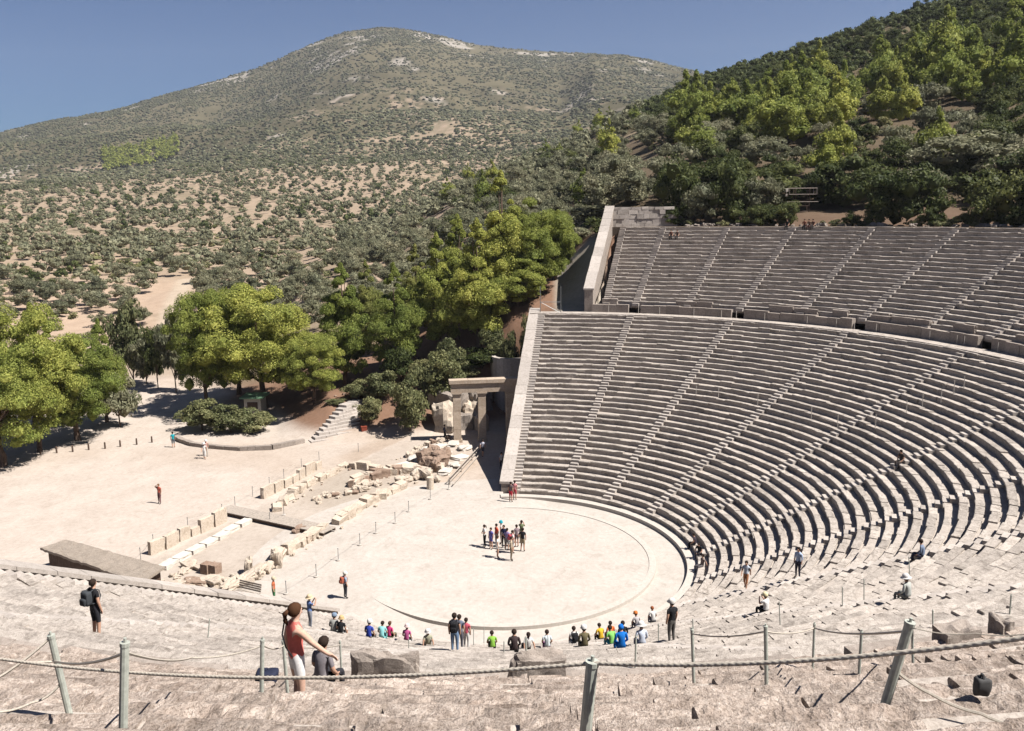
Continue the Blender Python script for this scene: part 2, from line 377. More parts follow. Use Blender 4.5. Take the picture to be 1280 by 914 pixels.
def pack_on(o, pose, label, col):
    d = POSES[pose]; c = (Vector(d['wai'][:3])+Vector(d['upc'][:3]))/2; up = (Vector(d['upc'][:3])-Vector(d['wai'][:3])).normalized()
    fw = Vector((0, 1, 0)).cross(up)*1.0; s = o.scale[0]
    Rz = Matrix.Rotation(o.rotation_euler[2], 3, 'Z')
    R3 = Vector((0, 0, 1)).rotation_difference(up).to_matrix()
    bpk = empty('backpack', Vector(o.location)+Rz @ (c*s), o.rotation_euler[2]); tag(bpk, label, 'backpack'); bpk.scale = (s, s, s)
    v, f = rock_box((.17, .29, .42), 5, .03, 7, .35)
    link('pack_body', mesh_np('pack_body', np.array([(R3 @ Vector(q)+R3 @ Vector((-.215, 0, .02)))[:] for q in v]), f, smooth=True), [cloth(col)], bpk)
    v, f = rock_box((.08, .22, .20), 4, .03, 9, .35)
    link('front_pocket', mesh_np('front_pocket', np.array([(R3 @ Vector(q)+R3 @ Vector((-.325, 0, -.06)))[:] for q in v]), f, smooth=True), [cloth(tuple(x*.8 for x in col))], bpk)
    for y in (.10, -.10):
        mb = MB(); mb.tube([R3 @ Vector(q) for q in ((-.14, y, .20), (-.02, y, .245), (.115, y, .16), (.14, y*1.1, 0), (.06, y*1.5, -.15), (-.12, y*1.1, -.16))], .017, 6); mb.build('strap', [cloth(col)], bpk)
    return bpk
# ------------------------------------------------------------------ theatre dimensions (solved from the photograph)
LK, UK = 34, 21                      # rows in the two tiers
def lrow(k): return 12.95+.71*k, .45+.365*k
def urow(k): return 39.05+.70*k, 13.75+.3825*k
AXIS = 67.38
LST = [159.0, 142.4, 123.5, 104.7, 85.95, 67.38, 48.8, 30.1, 11.3, -7.6, -24.2]   # lower stairs
W0, W1 = (13.9, 182.1), (37.7, 176.1)                                               # far wing wall, lower tier: (r, azimuth)
def pol(r, a, z=0.0):
    a = R_(a); return Vector((r*math.cos(a), r*math.sin(a), z))
def wing_az(r, far=True):            # azimuth of the inner face of the lower wing wall at radius r
    p0 = pol(*W0); p1 = pol(*W1); t = p1-p0; n = Vector((t.y, -t.x, 0)).normalized()   # towards the seats
    q0 = p0+n*1.02; d = t.normalized()
    b = q0.dot(d); s = -b+math.sqrt(max(0, b*b-(q0.dot(q0)-r*r)))
    q = q0+d*s; a = math.degrees(math.atan2(q.y, q.x)) % 360
    return a if far else 2*AXIS-a
UW_AZ = 165.8
def uwing_az(r, far=True):
    a = UW_AZ-math.degrees(1.0/r); return a if far else 2*AXIS-a

# ------------------------------------------------------------------ terrain
def zt(u, rows):                     # rows: (distance, ground height) or (distance, 'v', image row of the ground there)
    out = []
    for q in rows:
        out.append((q[0], q[1]) if len(q) == 2 else (q[0], zat(u, q[2], q[0])))
    return out
V = 'v'
COLS = [
 (-500, [(60,0),(220,0),(350,V,322),(600,V,285),(1000,V,250),(1500,V,232),(2300,V,212)]),
 (0,    [(60,0),(205,0),(350,V,320),(600,V,275),(1000,V,234),(1500,V,206),(2300,V,170)]),
 (75,   [(60,0),(205,0),(350,V,318),(600,V,272),(1000,V,230),(1500,V,195),(2300,V,152)]),
 (150,  [(60,0),(205,0),(350,V,316),(600,V,270),(1000,V,226),(1500,V,186),(2300,V,139)]),
 (240,  [(60,0),(190,0.5),(350,V,314),(600,V,266),(1000,V,220),(1500,V,174),(2300,V,114)]),
 (330,  [(60,0),(97,0),(112,1.5),(200,1.5),(350,V,314),(600,V,260),(1000,V,212),(1500,V,160),(2300,V,88)]),
 (400,  [(60,0),(88.5,0),(96,2.4),(110,3.8),(150,4),(250,V,325),(400,V,296),(650,V,250),(1000,V,205),(1500,V,146),(2300,V,57)]),
 (440,  [(60,0),(88,0),(90,.3),(97,2.5),(105,4.3),(150,5.5),(250,V,322),(400,V,293),(650,V,248),(1000,V,203),(1500,V,140),(2300,V,42)]),
 (485,  [(60,0),(88,0),(100,4.2),(130,7),(250,V,318),(380,V,288),(600,V,250),(1000,V,200),(1500,V,134),(2300,V,37)]),
 (510,  [(60,0),(88,0),(100,5.5),(130,9),(250,V,302),(380,V,276),(600,V,246),(1000,V,199),(1500,V,132),(2300,V,38)]),
 (560,  [(60,0),(89,0),(95,3),(106,8.5),(150,14),(250,V,270),(370,V,250),(450,V,250),(700,V,235),(1000,V,196),(1500,V,134),(2300,V,48)]),
 (600,  [(60,0),(90,0),(95,2.5),(99,6.5),(106,10.5),(140,15.5),(220,V,262),(360,V,228),(460,V,236),(700,V,226),(1000,V,192),(1500,V,136),(2300,V,58)]),
 (640,  [(60,0),(89,0),(95.5,.6),(97.5,6.5),(101,12),(130,17.5),(200,V,260),(360,V,212),(480,V,222),(800,V,205),(1000,V,190),(1500,V,138),(2300,V,64)]),
 (700,  [(60,0),(88,2),(92,12.2),(101,12.4),(114,16),(150,V,292),(200,V,250),(360,V,190),(480,V,202),(1000,V,182),(1500,V,140),(2300,V,66)]),
 (740,  [(60,5),(92,12.4),(100,12.6),(110,19),(122,21.5),(150,V,255),(200,V,222),(360,V,168),(480,V,182),(1000,V,170),(2300,V,67)]),
 (780,  [(60,12),(104,21),(118,22.3),(150,V,228),(200,V,196),(360,V,148),(480,V,164),(1000,V,155),(2300,V,70)]),
 (820,  [(60,12),(104,21),(118,22.3),(150,V,216),(200,V,180),(360,V,127),(480,V,143),(1000,V,140),(2300,V,80)]),
 (860,  [(60,12),(104,21),(118,22.5),(150,V,206),(200,V,168),(350,V,108),(470,V,125),(1000,V,130),(2300,V,92)]),
 (1000, [(60,12),(104,21),(121,23.5),(150,V,192),(220,V,120),(330,V,62),(450,V,82),(1000,V,110),(2300,V,130)]),
 (1140, [(60,12),(104,21),(122,24),(150,V,172),(220,V,88),(320,V,17),(450,V,45),(2300,V,160)]),
 (1280, [(60,12),(104,21),(122,24),(150,V,150),(220,V,52),(320,V,-45),(450,V,-15),(2300,V,180)]),
 (1900, [(60,12),(104,21),(122,24),(150,V,115),(220,V,30),(320,V,-50),(450,V,-20),(2300,V,190)]),
]
DS = np.concatenate([np.arange(40, 130, 1.5), np.geomspace(130, 2300, 140)])
TH = []; TZ = []
for u, rows in COLS:
    q = ray(u, 271); TH.append(math.atan2(q@np.array([0, 1, 0]), -(q@np.array([1, 0, 0]))))
    k = zt(u, rows); TZ.append(np.interp(DS, [a for a, b in k], [b for a, b in k]))
TH = np.array(TH); TZ = np.array(TZ)
def sstep(a, b, x): t = np.clip((x-a)/(b-a), 0, 1); return t*t*(3-2*t)
_P0, _P1 = pol(*W0), pol(*W1)
def terrain_z(x, y, rough=True):
    x = np.asarray(x, float); y = np.asarray(y, float)
    dx, dy = x-CX, y-CY; d = np.hypot(dx, dy); th = np.arctan2(dy, -dx)      # 0 = looking along -X, + = to the right
    thc = np.clip(th, TH[0], TH[-1])
    j = np.clip(np.searchsorted(TH, thc)-1, 0, len(TH)-2); f = (thc-TH[j])/(TH[j+1]-TH[j])
    dd = np.clip(d, DS[0], DS[-1]); i = np.clip(np.searchsorted(DS, dd)-1, 0, len(DS)-2); g = (dd-DS[i])/(DS[i+1]-DS[i])
    z = (1-f)*((1-g)*TZ[j, i]+g*TZ[j, i+1])+f*((1-g)*TZ[j+1, i]+g*TZ[j+1, i+1])
    z = z-np.maximum(0, d-2300)*.12                                          # beyond the ridge it falls away
    r = np.hypot(x, y); az = np.degrees(np.arctan2(y, x))
    # behind and beside the viewer: the hill that carries the seats
    back = 21.3+.18*np.maximum(0, r-57)
    wv = sstep(R_(36), R_(60), th)
    z = z*(1-wv)+back*wv
    wl = sstep(R_(-75), R_(-105), th); z = z*(1-wl)+np.where(y < -45, np.maximum(0, 21.3-(-45-y)*.5), back)*wl
    if rough:
        P = np.stack([x, y, np.zeros_like(x)], -1)
        z = z + fbm(P, .0036, 3, 4)*24*sstep(700, 1400, d)*(1-.75*sstep(1900, 2250, d)) + fbm(P, .03, 5, 3)*1.2*sstep(120, 300, d) + fbm(P, .15, 8, 3)*.28*sstep(95, 120, d)*(r > 56)
    # cavea zone
    px, py = x-_P0.x, y-_P0.y; t = (_P1-_P0).normalized()
    side = -(px*t.y-py*t.x)                                                   # >0 : seat side of the far wing wall line
    inl = side < -.3 if False else None
    nrm = (t.y, -t.x)
    s_far = px*nrm[0]+py*nrm[1]
    ax = R_(AXIS); c2, s2 = math.cos(2*ax), math.sin(2*ax)
    mx, my = c2*x+s2*y, s2*x-c2*y                                             # mirror about the axis
    s_near = (mx-_P0.x)*nrm[0]+(my-_P0.y)*nrm[1]
    half = ((az - (AXIS-180)) % 360 - 180) >= 0
    lower = (r < 38.3) & np.where(half, s_far > .6, s_near > .6) & (np.abs((az - (AXIS-180)) % 360 - 180) < 121)
    ua = (az - (AXIS-180)) % 360 - 180
    upper = (r >= 38.3) & (r < 54.2) & (np.abs(ua)*R_(1)*r < (UW_AZ-AXIS)*R_(1)*r-.6)
    z = np.where(lower | upper, -.06, z)
    rim = (r >= 54.2) & (np.abs(ua) < UW_AZ-AXIS+2)
    z = np.where(rim, 21.3+(np.maximum(z, 21.4)-21.3)*sstep(57.0, 66, r), z)
    z = np.where(r < 14.2, -.5, z)
    # left end behind the near wing: flat ground
    return z
ring = [0.02]
while ring[-1] < 3100: ring.append(ring[-1]+max(.45, ring[-1]*.0078))
ring = np.array(ring)
ths = np.concatenate([np.arange(-180, -37, 3.0), np.arange(-37, 37, .22), np.arange(37, 180, 3.0)])
RR, TT = np.meshgrid(ring, np.radians(ths), indexing='ij')
X = CX-RR*np.cos(TT); Y = CY+RR*np.sin(TT)
Z = terrain_z(X.ravel(), Y.ravel())
VV = np.stack([X.ravel(), Y.ravel(), Z], -1)
nr, na = RR.shape
ii, jj = np.meshgrid(np.arange(nr-1), np.arange(na), indexing='ij'); j2 = (jj+1) % na
FF = np.stack([ii*na+jj, ii*na+j2, (ii+1)*na+j2, (ii+1)*na+jj], -1).reshape(-1, 4)
# ground cover by place (true colours of soil, gravel, scrub and rock; rim bank has shade painted in)
P2 = VV.copy(); P2[:, 2] *= .3
d = np.hypot(VV[:, 0]-CX, VV[:, 1]-CY); thv = TT.ravel(); zz = VV[:, 2]
plaza = np.array((.51, .445, .385)); soil = np.array((.26, .165, .105)); tan = np.array((.44, .335, .25)); grove = np.array((.215, .18, .115))
scrub = np.array((.115, .103, .060)); rock = np.array((.38, .345, .30)); redsoil = np.array((.23, .14, .095)); hillside = np.array((.14, .115, .07))
def mixv(c, k, m): m = np.clip(m, 0, 1)[:, None]; return c*(1-m)+k*m
n1 = fbm(P2, .02, 11, 4); n2 = fbm(P2, .08, 13, 3); n3 = fbm(P2, .006, 17, 4)
C = np.tile(plaza, (len(VV), 1))
C = mixv(C, np.array((.44, .36, .29)), sstep(-.1, .6, n1+.6*n2)*.6)
C = mixv(C, redsoil, sstep(.25, 1.0, zz)*(d < 200))
C = mixv(C, hillside, sstep(112, 125, d)*sstep(.3, 1, zz))
C = mixv(C, np.array((.40, .36, .30)), sstep(.045, .056, thv)*sstep(.115, .10, thv)*sstep(90, 92, d)*sstep(117, 113, d))
C = mixv(C, tan, sstep(100, 190, d)*sstep(R_(3), R_(-3), thv))
g_ = sstep(.0, .45, n1+.6*n2)
C = mixv(C, grove, g_*sstep(105, 170, d)*.65*sstep(.6, .0, .5*n3-.1))
C = mixv(C, tan, sstep(.1, .5, n2+n3)*sstep(120, 200, d)*.8*sstep(R_(12), R_(2), thv))
C = mixv(C, grove*.95, sstep(240, 300, d)*.35)
C = mixv(C, np.array((.115, .085, .06)), sstep(56.0, 57, np.hypot(VV[:, 0], VV[:, 1]))*(VV[:, 2] > 20)*(d < 240)*.7)  # rim bank: dark earth, with the shade under the trees painted into its colour
C = mixv(C, scrub, sstep(900, 1250, d+n3*260)*.92)
for RD, w_ in (([(120, 425), (150, 414), (175, 405), (197, 393), (212, 376), (228, 360)], 2.3),):
    pts_ = [xyd(u_, (CZ-1.0)/((v_-271.5)/FOC)) for u_, v_ in RD]; dm = np.full(len(VV), 1e9)
    for (ax_, ay_), (bx_, by_) in zip(pts_, pts_[1:]):
        l2 = (bx_-ax_)**2+(by_-ay_)**2; t_ = np.clip(((VV[:, 0]-ax_)*(bx_-ax_)+(VV[:, 1]-ay_)*(by_-ay_))/l2, 0, 1)
        dm = np.minimum(dm, np.hypot(VV[:, 0]-ax_-t_*(bx_-ax_), VV[:, 1]-ay_-t_*(by_-ay_)))
    C = mixv(C, np.array((.47, .39, .30)), sstep(w_+1, w_-1, dm)*.9); ROADS = ROADS+[(pts_, w_)] if 'ROADS' in globals() else [(pts_, w_)]
rk = sstep(.40, .60, n3*.5+n1*.55+sstep(230, 450, zz)*.45-.10)*sstep(1000, 1300, d)
C = mixv(C, scrub*.62, sstep(.0, .5, n3+.4*n1)*sstep(950, 1200, d)*.7)
C = mixv(C, rock, rk*.85)
C = mixv(C, tan*.9, sstep(.35, .6, n1*.6+n2*.5)*sstep(900, 1100, d)*sstep(1700, 1300, d)*.7)
_k = R_(156.5); _e = (math.cos(_k), math.sin(_k)); su = VV[:, 0]*_e[0]+VV[:, 1]*_e[1]; sv = -(VV[:, 0]*-_e[1]+VV[:, 1]*_e[0]); sv = np.abs(sv)*np.sign(-VV[:, 1])
inn = sstep(12.4, 13.0, sv)*sstep(22.6, 22.0, sv)*sstep(-16, -14, su)*sstep(24, 21, su)
C = mixv(C, np.array((.40, .345, .285)), inn*(.45+.55*sstep(-.2, .5, n2)))
C = mixv(C, np.array((.47, .385, .31)), sstep(10.9, 11.3, sv)*sstep(13.2, 12.6, sv)*sstep(-16, -14, su)*sstep(22, 20, su)*.75)
C = mixv(C, np.array((.40, .32, .25)), sstep(22.4, 22.6, sv)*sstep(26.5, 24.0, sv)*sstep(13, 17, su)*sstep(30, 26, su)*.8)
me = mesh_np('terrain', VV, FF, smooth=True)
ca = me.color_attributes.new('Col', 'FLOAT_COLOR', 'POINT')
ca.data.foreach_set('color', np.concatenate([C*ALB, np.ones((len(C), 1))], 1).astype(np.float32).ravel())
def ground_mat(name, attr=True, col=None, fine=1.0, scuff=.35):
    m, t, b, o = newmat(name); p = wpos(t)
    if attr:
        a = N(t, 'Attribute'); a.attribute_name = 'Col'; c = a.outputs['Color']
    else: c = tuple(x*ALB for x in col)
    f1 = noise(t, p, .35, 5, .65); f2 = noise(t, p, 3.0*fine, 5, .7); f3 = noise(t, p, 18*fine, 3, .7)
    k = mixc(t, .5, ramp(t, f1, [(.3, (.78, .75, .72)), (.7, (1.08, 1.08, 1.08))]), ramp(t, f2, [(.3, (.74, .72, .70)), (.7, (1.1, 1.1, 1.1))]))
    c = mixc(t, 1.0, c, k, 'MULTIPLY')
    c = mixc(t, .25, c, ramp(t, f3, [(.35, (.6, .6, .6)), (.6, (1.05, 1.05, 1.05))]), 'MULTIPLY')
    f4 = noise(t, p, .9, 6, .7, 1.5)
    c = mixc(t, scuff, c, ramp(t, f4, [(.34, (.66, .62, .57)), (.46, (.97, .96, .95)), (.62, (1.05, 1.05, 1.05))]), 'MULTIPLY')
    t.links.new(c, b.inputs['Base Color']); bump(t, b, f3, .25, .03); b.inputs['Roughness'].default_value = .95
    b.inputs['Specular IOR Level'].default_value = .05
    return m
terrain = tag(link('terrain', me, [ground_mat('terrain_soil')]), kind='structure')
def gz(x, y): return float(terrain_z(np.array([x]), np.array([y]))[0])
def ground(u, d, v=300):
    x, y = xyd(u, d, v); return Vector((x, y, gz(x, y)))
FILL = [(12.2, 15.0, -53, -45.6), (12.2, 14.6, 181.2, 184)]
# orchestra, kerb ring, sunken ring walk, forecourt, walkways
def annulus(name, r0, r1, a0, a1, z, mat, n=160, drop=None):
    V = []; F = []
    for i in range(n+1):
        a = a0+(a1-a0)*i/n
        zz = z(a) if callable(z) else z
        V += [pol(r0, a, zz), pol(r1, a, zz)]
    for i in range(n): F.append((2*i, 2*i+1, 2*i+3, 2*i+2))
    if drop is not None:
        m = len(V)
        for i in range(n+1):
            a = a0+(a1-a0)*i/n; V += [pol(r0, a, drop), pol(r1, a, drop)]
        for i in range(n):
            F += [(2*i, 2*i+2, m+2*i+2, m+2*i), (2*i+1, m+2*i+1, m+2*i+3, 2*i+3)]
        F += [(0, m, m+1, 1), (2*n, 2*n+1, m+2*n+1, m+2*n)]
    return tag(link(name, mesh_np(name, np.array([p[:] for p in V]), F), [mat]), kind='structure')
EARTH = ground_mat('orchestra_earth', False, (.52, .475, .425)); EARTH2 = ground_mat('forecourt_gravel', False, (.50, .455, .405))
n = 160
Vd = [(0, 0, .012)]+[pol(9.77, 360*i/n, .012)[:] for i in range(n)]
tag(link('orchestra_floor', mesh_np('orchestra_floor', np.array(Vd), [(0, 1+i, 1+(i+1) % n) for i in range(n)]), [EARTH]), kind='structure')
annulus('orchestra_kerb', 9.77, 10.22, -52, 186, lambda a: .012+.04*float(sstep(-50, -38, a)*sstep(185, 178, a)), MAT['kerb'], 200, -.3)
annulus('orchestra_kerb_buried', 9.77, 10.22, 186, 308, .014, EARTH2, 100)
annulus('ring_walk', 10.22, 12.28, -60, 196, lambda a: -.004-.16*float(sstep(-46, -22, a)*sstep(176, 160, a)), ground_mat('ring_walk_stone', False, (.51, .47, .42)), 200)
annulus('forecourt', 10.22, 17.5, 182.6, 308.5, .008, EARTH2, 120)
for q in FILL: annulus('forecourt_corner', *q, .006, EARTH2, 12)
annulus('walkway', 36.62, 38.3, 2*AXIS-176.0, 176.0, 12.56, MAT['seat'], 300, 12.2)
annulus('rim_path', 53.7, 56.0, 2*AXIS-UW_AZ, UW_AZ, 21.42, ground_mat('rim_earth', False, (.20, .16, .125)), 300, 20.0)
# ------------------------------------------------------------------ seating
PROF = np.array([(.07, -.44), (.06, -.11), (-.015, -.085), (0, -.012), (.03, 0), (.42, -.01), (.42, -.25)])
PROFN = np.array([(.08, -.44), (.07, -.22), (.055, -.13), (-.01, -.105), (-.02, -.05), (-.004, -.012), (.03, 0), (.10, 0), (.18, -.005), (.27, 0), (.36, -.01), (.41, -.02), (.425, -.06), (.43, -.25)])
rng = np.random.default_rng(3)
def row_mesh(rk, zk, a0, a1, fine=False, seg=.55, damage=.06):
    """one curved row of seat blocks between two azimuths"""
    prof = PROFN if fine else PROF; m = len(prof)
    L = (a1-a0)*R_(1)*rk
    Vs = []; Fs = []; n0 = 0; s = 0.0
    while s < L-.15:
        bl = rng.uniform(.8, 1.9)
        if L-s-bl < .5: bl = L-s
        gap = rng.uniform(.015, .09) if fine else rng.uniform(.008, .03)
        jr, jz = (rng.normal(0, .03), rng.normal(0, .022)) if fine else (rng.normal(0, .026), rng.normal(0, .02))
        tilt = rng.normal(0, .022 if fine else .010)
        if rng.random() < damage: jz -= rng.uniform(.03, .13); jr += rng.uniform(0, .09)
        ns = max(2, int(round(bl/(.055 if fine else seg))))+1
        ss = s+gap/2+(bl-gap)*np.linspace(0, 1, ns)
        a = R_(a0)+ss/rk
        r = rk+prof[None, :, 0]+jr+np.zeros((ns, 1)); z = zk+prof[None, :, 1]+jz+tilt*np.linspace(-1, 1, ns)[:, None]
        q = np.stack([(r*np.cos(a[:, None])), (r*np.sin(a[:, None])), z], -1).reshape(-1, 3)
        if fine:
            d1 = vnoise(q, 2.2, 1)*.022+vnoise(q, 6, 2)*.022+vnoise(q, 17, 3)*.014
            d2 = vnoise(q, 3.1, 4)*.018+vnoise(q, 8, 5)*.022+vnoise(q, 19, 6)*.012
            dig = np.minimum(0, vnoise(q, 1.7, 9)+.35)*.16+np.minimum(0, vnoise(q, 4.3, 12)+.3)*.08
        else:
            d1 = vnoise(q, 1.9, 1)*.028+vnoise(q, 5, 2)*.022; d2 = vnoise(q, 2.3, 4)*.024+vnoise(q, 5, 5)*.018; dig = np.minimum(0, vnoise(q, 1.1, 9)+.5)*.13
        edge = np.tile((np.abs(prof[:, 0]-.0) < .2) & (prof[:, 1] > -.15), ns)
        q[:, 0] += np.cos(np.repeat(a, m))*d1*(.4+.6*edge); q[:, 1] += np.sin(np.repeat(a, m))*d1*(.4+.6*edge); q[:, 2] += d2*(.35+.65*edge)+dig*edge
        Vs.append(q)
        I, J = np.meshgrid(np.arange(ns-1), np.arange(m-1), indexing='ij')
        b = n0+I*m+J
        Fs += np.stack([b, b+1, b+m+1, b+m], -1).reshape(-1, 4)[:, ::-1].tolist()
        Fs.append([n0+i for i in range(m)]); Fs.append([n0+(ns-1)*m+i for i in range(m-1, -1, -1)])
        n0 += ns*m; s += bl
    return np.concatenate(Vs), Fs
def bed_mesh(rowf, K, a_of, b_of, top_r, step=1.2):
    pr = []
    for k in range(K):
        r, z = rowf(k); h = z-(rowf(k-1)[1]) if k else .6
        pr += [(r+.05, z-h-.07 if k else z-.75), (r+.05, z-.07)]
    pr += [(top_r, rowf(K-1)[1]-.07), (top_r, rowf(K-1)[1]-1.2)]
    rm = rowf(K//2)[0]; n = max(4, int(abs(a_of(rm)-b_of(rm))*R_(1)*rowf(K-1)[0]/step))
    V = []
    for i in range(n+1):
        for r, z in pr:
            a = a_of(r)+(b_of(r)-a_of(r))*i/n; V.append(pol(r, a, z+.015*math.sin(i*7.3+r*11))[:])
    m = len(pr); F = []
    for i in range(n):
        for j in range(m-1): F.append((i*m+j, (i+1)*m+j, (i+1)*m+j+1, i*m+j+1))
    return np.array(V), F
def stair_mesh(rowf, K, af, w=.72, fine=False, h=.36, t=.7):
    mb = MB()
    for k in range(K):
        r, z = rowf(k); 
        for rr, zz, dp in ((r-.36, z-h/2, .38), (r+.0, z-.01, .36)):
            if k == 0 and rr < r-.1 and z < 1: continue
            a = af(rr+.18); c = pol(rr+dp/2, a, zz-.16+random.gauss(0, .008))
            mb.box(c, (dp+random.uniform(-.02, .03), w+random.uniform(-.06, .03), .32), Matrix.Rotation(R_(a+random.gauss(0, 1.0)), 3, 'Z'), jit=.012)
    return mb
SW = .37
def tier(label, K, rowf, bounds, top_r, fine_ok=False, detail=lambda a: True):
    root = tag(empty('seating_tier', (0, 0, 0)), label, 'seating tier')
    for i in range(len(bounds)-1):
        A, B = bounds[i], bounds[i+1]                       # functions of radius, A > B
        v, f = bed_mesh(rowf, K, A, B, top_r)
        bed = link('seating_wedge', mesh_np('seating_wedge', v, f), [MAT['bed']], root)
        mid = (A(rowf(K//2)[0])+B(rowf(K//2)[0]))/2
        fine = fine_ok and -17 < mid < 23
        allv = []; allf = []; n0 = 0
        for k in range(K):
            r, z = rowf(k); o = math.degrees(SW/r)
            oa = o if i > 0 else math.degrees(.75/r); ob = o if i < len(bounds)-2 else math.degrees(.75/r)
            v, f = row_mesh(r, z, B(r)+ob, A(r)-oa, fine and k < 18, damage=.12 if fine else .16)
            if detail(mid):
                link('seat_row', mesh_np('seat_row', v, f), [MAT['near'] if fine else MAT['seat']], bed)
            else:
                allv.append(v); allf += [[q+n0 for q in p] for p in f]; n0 += len(v)
        if allv: link('seat_rows', mesh_np('seat_rows', np.concatenate(allv), allf), [MAT['seat']], bed)
    for i in range(len(bounds)):
        b = bounds[i]
        if i == 0: af = lambda r, b=b: b(r)-math.degrees(.37/r)
        elif i == len(bounds)-1: af = lambda r, b=b: b(r)+math.degrees(.37/r)
        else: af = b
        m_ = af(rowf(K//2)[0]); h = rowf(1)[1]-rowf(0)[1]
        stair_mesh(rowf, K, af, .72, h=h).build('staircase', [MAT['near'] if (fine_ok and -17 < m_ < 23) else MAT['coping']], root)
    return root
const = lambda a: (lambda r: a)
LB = [lambda r: wing_az(r)]+[const(a) for a in LST]+[lambda r: wing_az(r, False)]
lower_tier = tier('large fan of pale stone seat rows rising from the round orchestra to the walkway', LK, lrow, LB, 36.64)
UST = []
for i, a in enumerate(LST[:-1]):
    UST += [a, (a+LST[i+1])/2]
UST.append(LST[-1])
UB = [lambda r: uwing_az(r)]+[const(a) for a in UST]+[lambda r: uwing_az(r, False)]
upper_tier = tier('shorter fan of grey weathered stone seat rows above the walkway wall and below the trees', UK, urow, UB, 54.1, True, lambda a: a > 95 or a < 35)
# first low platform step in front of the lowest row
annulus('orchestra_step', 12.26, 13.05, 2*AXIS-182.2, 182.2, .12, MAT['kerb'], 220, -.3)

# ------------------------------------------------------------------ wing walls
def wing_wall(name_label, base, top, zt_, thick, far=True, inner=None):
    """wall between plan points base -> top; zt_(s) = crest height; built of stepped coping slabs on a body"""
    root = tag(empty('retaining_wall', base), name_label, 'retaining wall')
    t = (top-base); L = t.length; t.normalize(); n = Vector((t.y, -t.x, 0))*(1 if far else -1)
    mb = MB(); V = []
    for s in np.linspace(0, L, 25):
        for o in (.06, thick-.06):
            p = base+t*s+n*o; V += [(p.x, p.y, -.4), (p.x, p.y, zt_(s)-.18)]
    F = []
    for i in range(24):
        a = 4*i; b = a+4
        F += [(a, b, b+1, a+1), (a+2, a+3, b+3, b+2), (a+1, b+1, b+3, a+3)]
    F += [(0, 1, 3, 2), (96, 98, 99, 97)]
    mb.add(V, F); o = mb.build('wall_body', MAT['wall'], root); o.matrix_parent_inverse = Matrix.Translation(-base)
    mb = MB(); s = -.05
    while s < L:
        l = min(random.uniform(1.2, 1.7), L-s+.05)
        z0, z1 = zt_(s), zt_(s+l-.015); j = random.gauss(0, .015)
        V = []
        for q, z in ((s, z0), (s+l-.02, z1)):
            for o_ in (-.05+j, thick+.05+j):
                p = base+t*q+n*o_; V += [(p.x, p.y, z-.2), (p.x, p.y, z+random.gauss(0, .012))]
        mb.add(V, [(0, 1, 3, 2), (4, 6, 7, 5), (0, 4, 5, 1), (2, 3, 7, 6), (1, 5, 7, 3), (0, 2, 6, 4)]); s += l
    o = mb.build('coping', MAT['coping'], root); o.matrix_parent_inverse = Matrix.Translation(-base)
    return root
def mir(p):
    a = R_(AXIS); c, s = math.cos(2*a), math.sin(2*a); return Vector((c*p.x+s*p.y, s*p.x-c*p.y, 0))
p0, p1 = pol(*W0), pol(*W1)
zl = lambda s: .95+(13.0-.95)*s/(p1-p0).length
wing_wall('pale sloping stone wall that ends the seat rows beside the gateway', p0, p1, zl, 1.02, True)
wing_wall('sloping stone wall with flat coping that ends the seats beside the thatched shed', mir(p0), mir(p1), lambda s: zl(s)+.25, 1.02, False)
def uw(far):
    a = UW_AZ if far else 2*AXIS-UW_AZ
    b, t = pol(38.4, a), pol(54.6, a); d = (t-b).normalized(); n = Vector((d.y, -d.x, 0))*(1 if far else -1)
    return b-n*1.0, t-n*1.0
b, t = uw(True); zu = lambda s: 15.15+(24.0-15.15)*s/16.2
UWW = wing_wall('rough pale stone wall climbing along the end of the higher seat rows', b, t, zu, 1.05, True)
b2, t2 = uw(False); wing_wall('stone wall climbing along the near end of the higher seat rows', b2, t2, zu, 1.05, False)
# back wall at the top of the upper tier
def arc_wall(name, r0, r1, a0, a1, z0, zf, mat, parent=None, seg=1.0, jit=.03):
    mb = MB(); n = max(1, int((a1-a0)*R_(1)*r0/seg))
    for i in range(n):
        aa, ab = a0+(a1-a0)*i/n, a0+(a1-a0)*(i+1)/n-math.degrees(.012/r0); zz = zf(i/max(1, n-1))
        j = random.gauss(0, jit); k = random.gauss(0, jit)
        V = [pol(r, a, z)[:] for a in (aa, ab) for r in (r0+j, r1) for z in (z0, zz+k)]
        mb.add(V, [(0, 1, 3, 2), (4, 6, 7, 5), (0, 4, 5, 1), (2, 3, 7, 6), (1, 5, 7, 3), (0, 2, 6, 4)])
    return mb.build(name, mat, parent)
bw = tag(empty('back_wall', pol(54.3, 160, 21)), 'block wall standing behind the topmost seat row at the corner by the trees', 'wall')
for z0, z1, off in ((21.2, 21.8, 0), (21.805, 22.4, .35), (22.405, 22.95, .1), (22.955, 23.5, .5), (23.505, 23.85, .2)):
    mb = MB(); y_ = 13.0-off*.3
    while y_ < 20.6-off*2:
        l_ = random.uniform(.6, 1.4); mb.box((-53.1+random.gauss(0, .04), y_+l_/2, (z0+z1)/2), (.75, l_-.015, z1-z0), jit=.025); y_ += l_
    o = mb.build('block_course', MAT['coping'], bw); o.matrix_parent_inverse = Matrix.Translation(-bw.location)
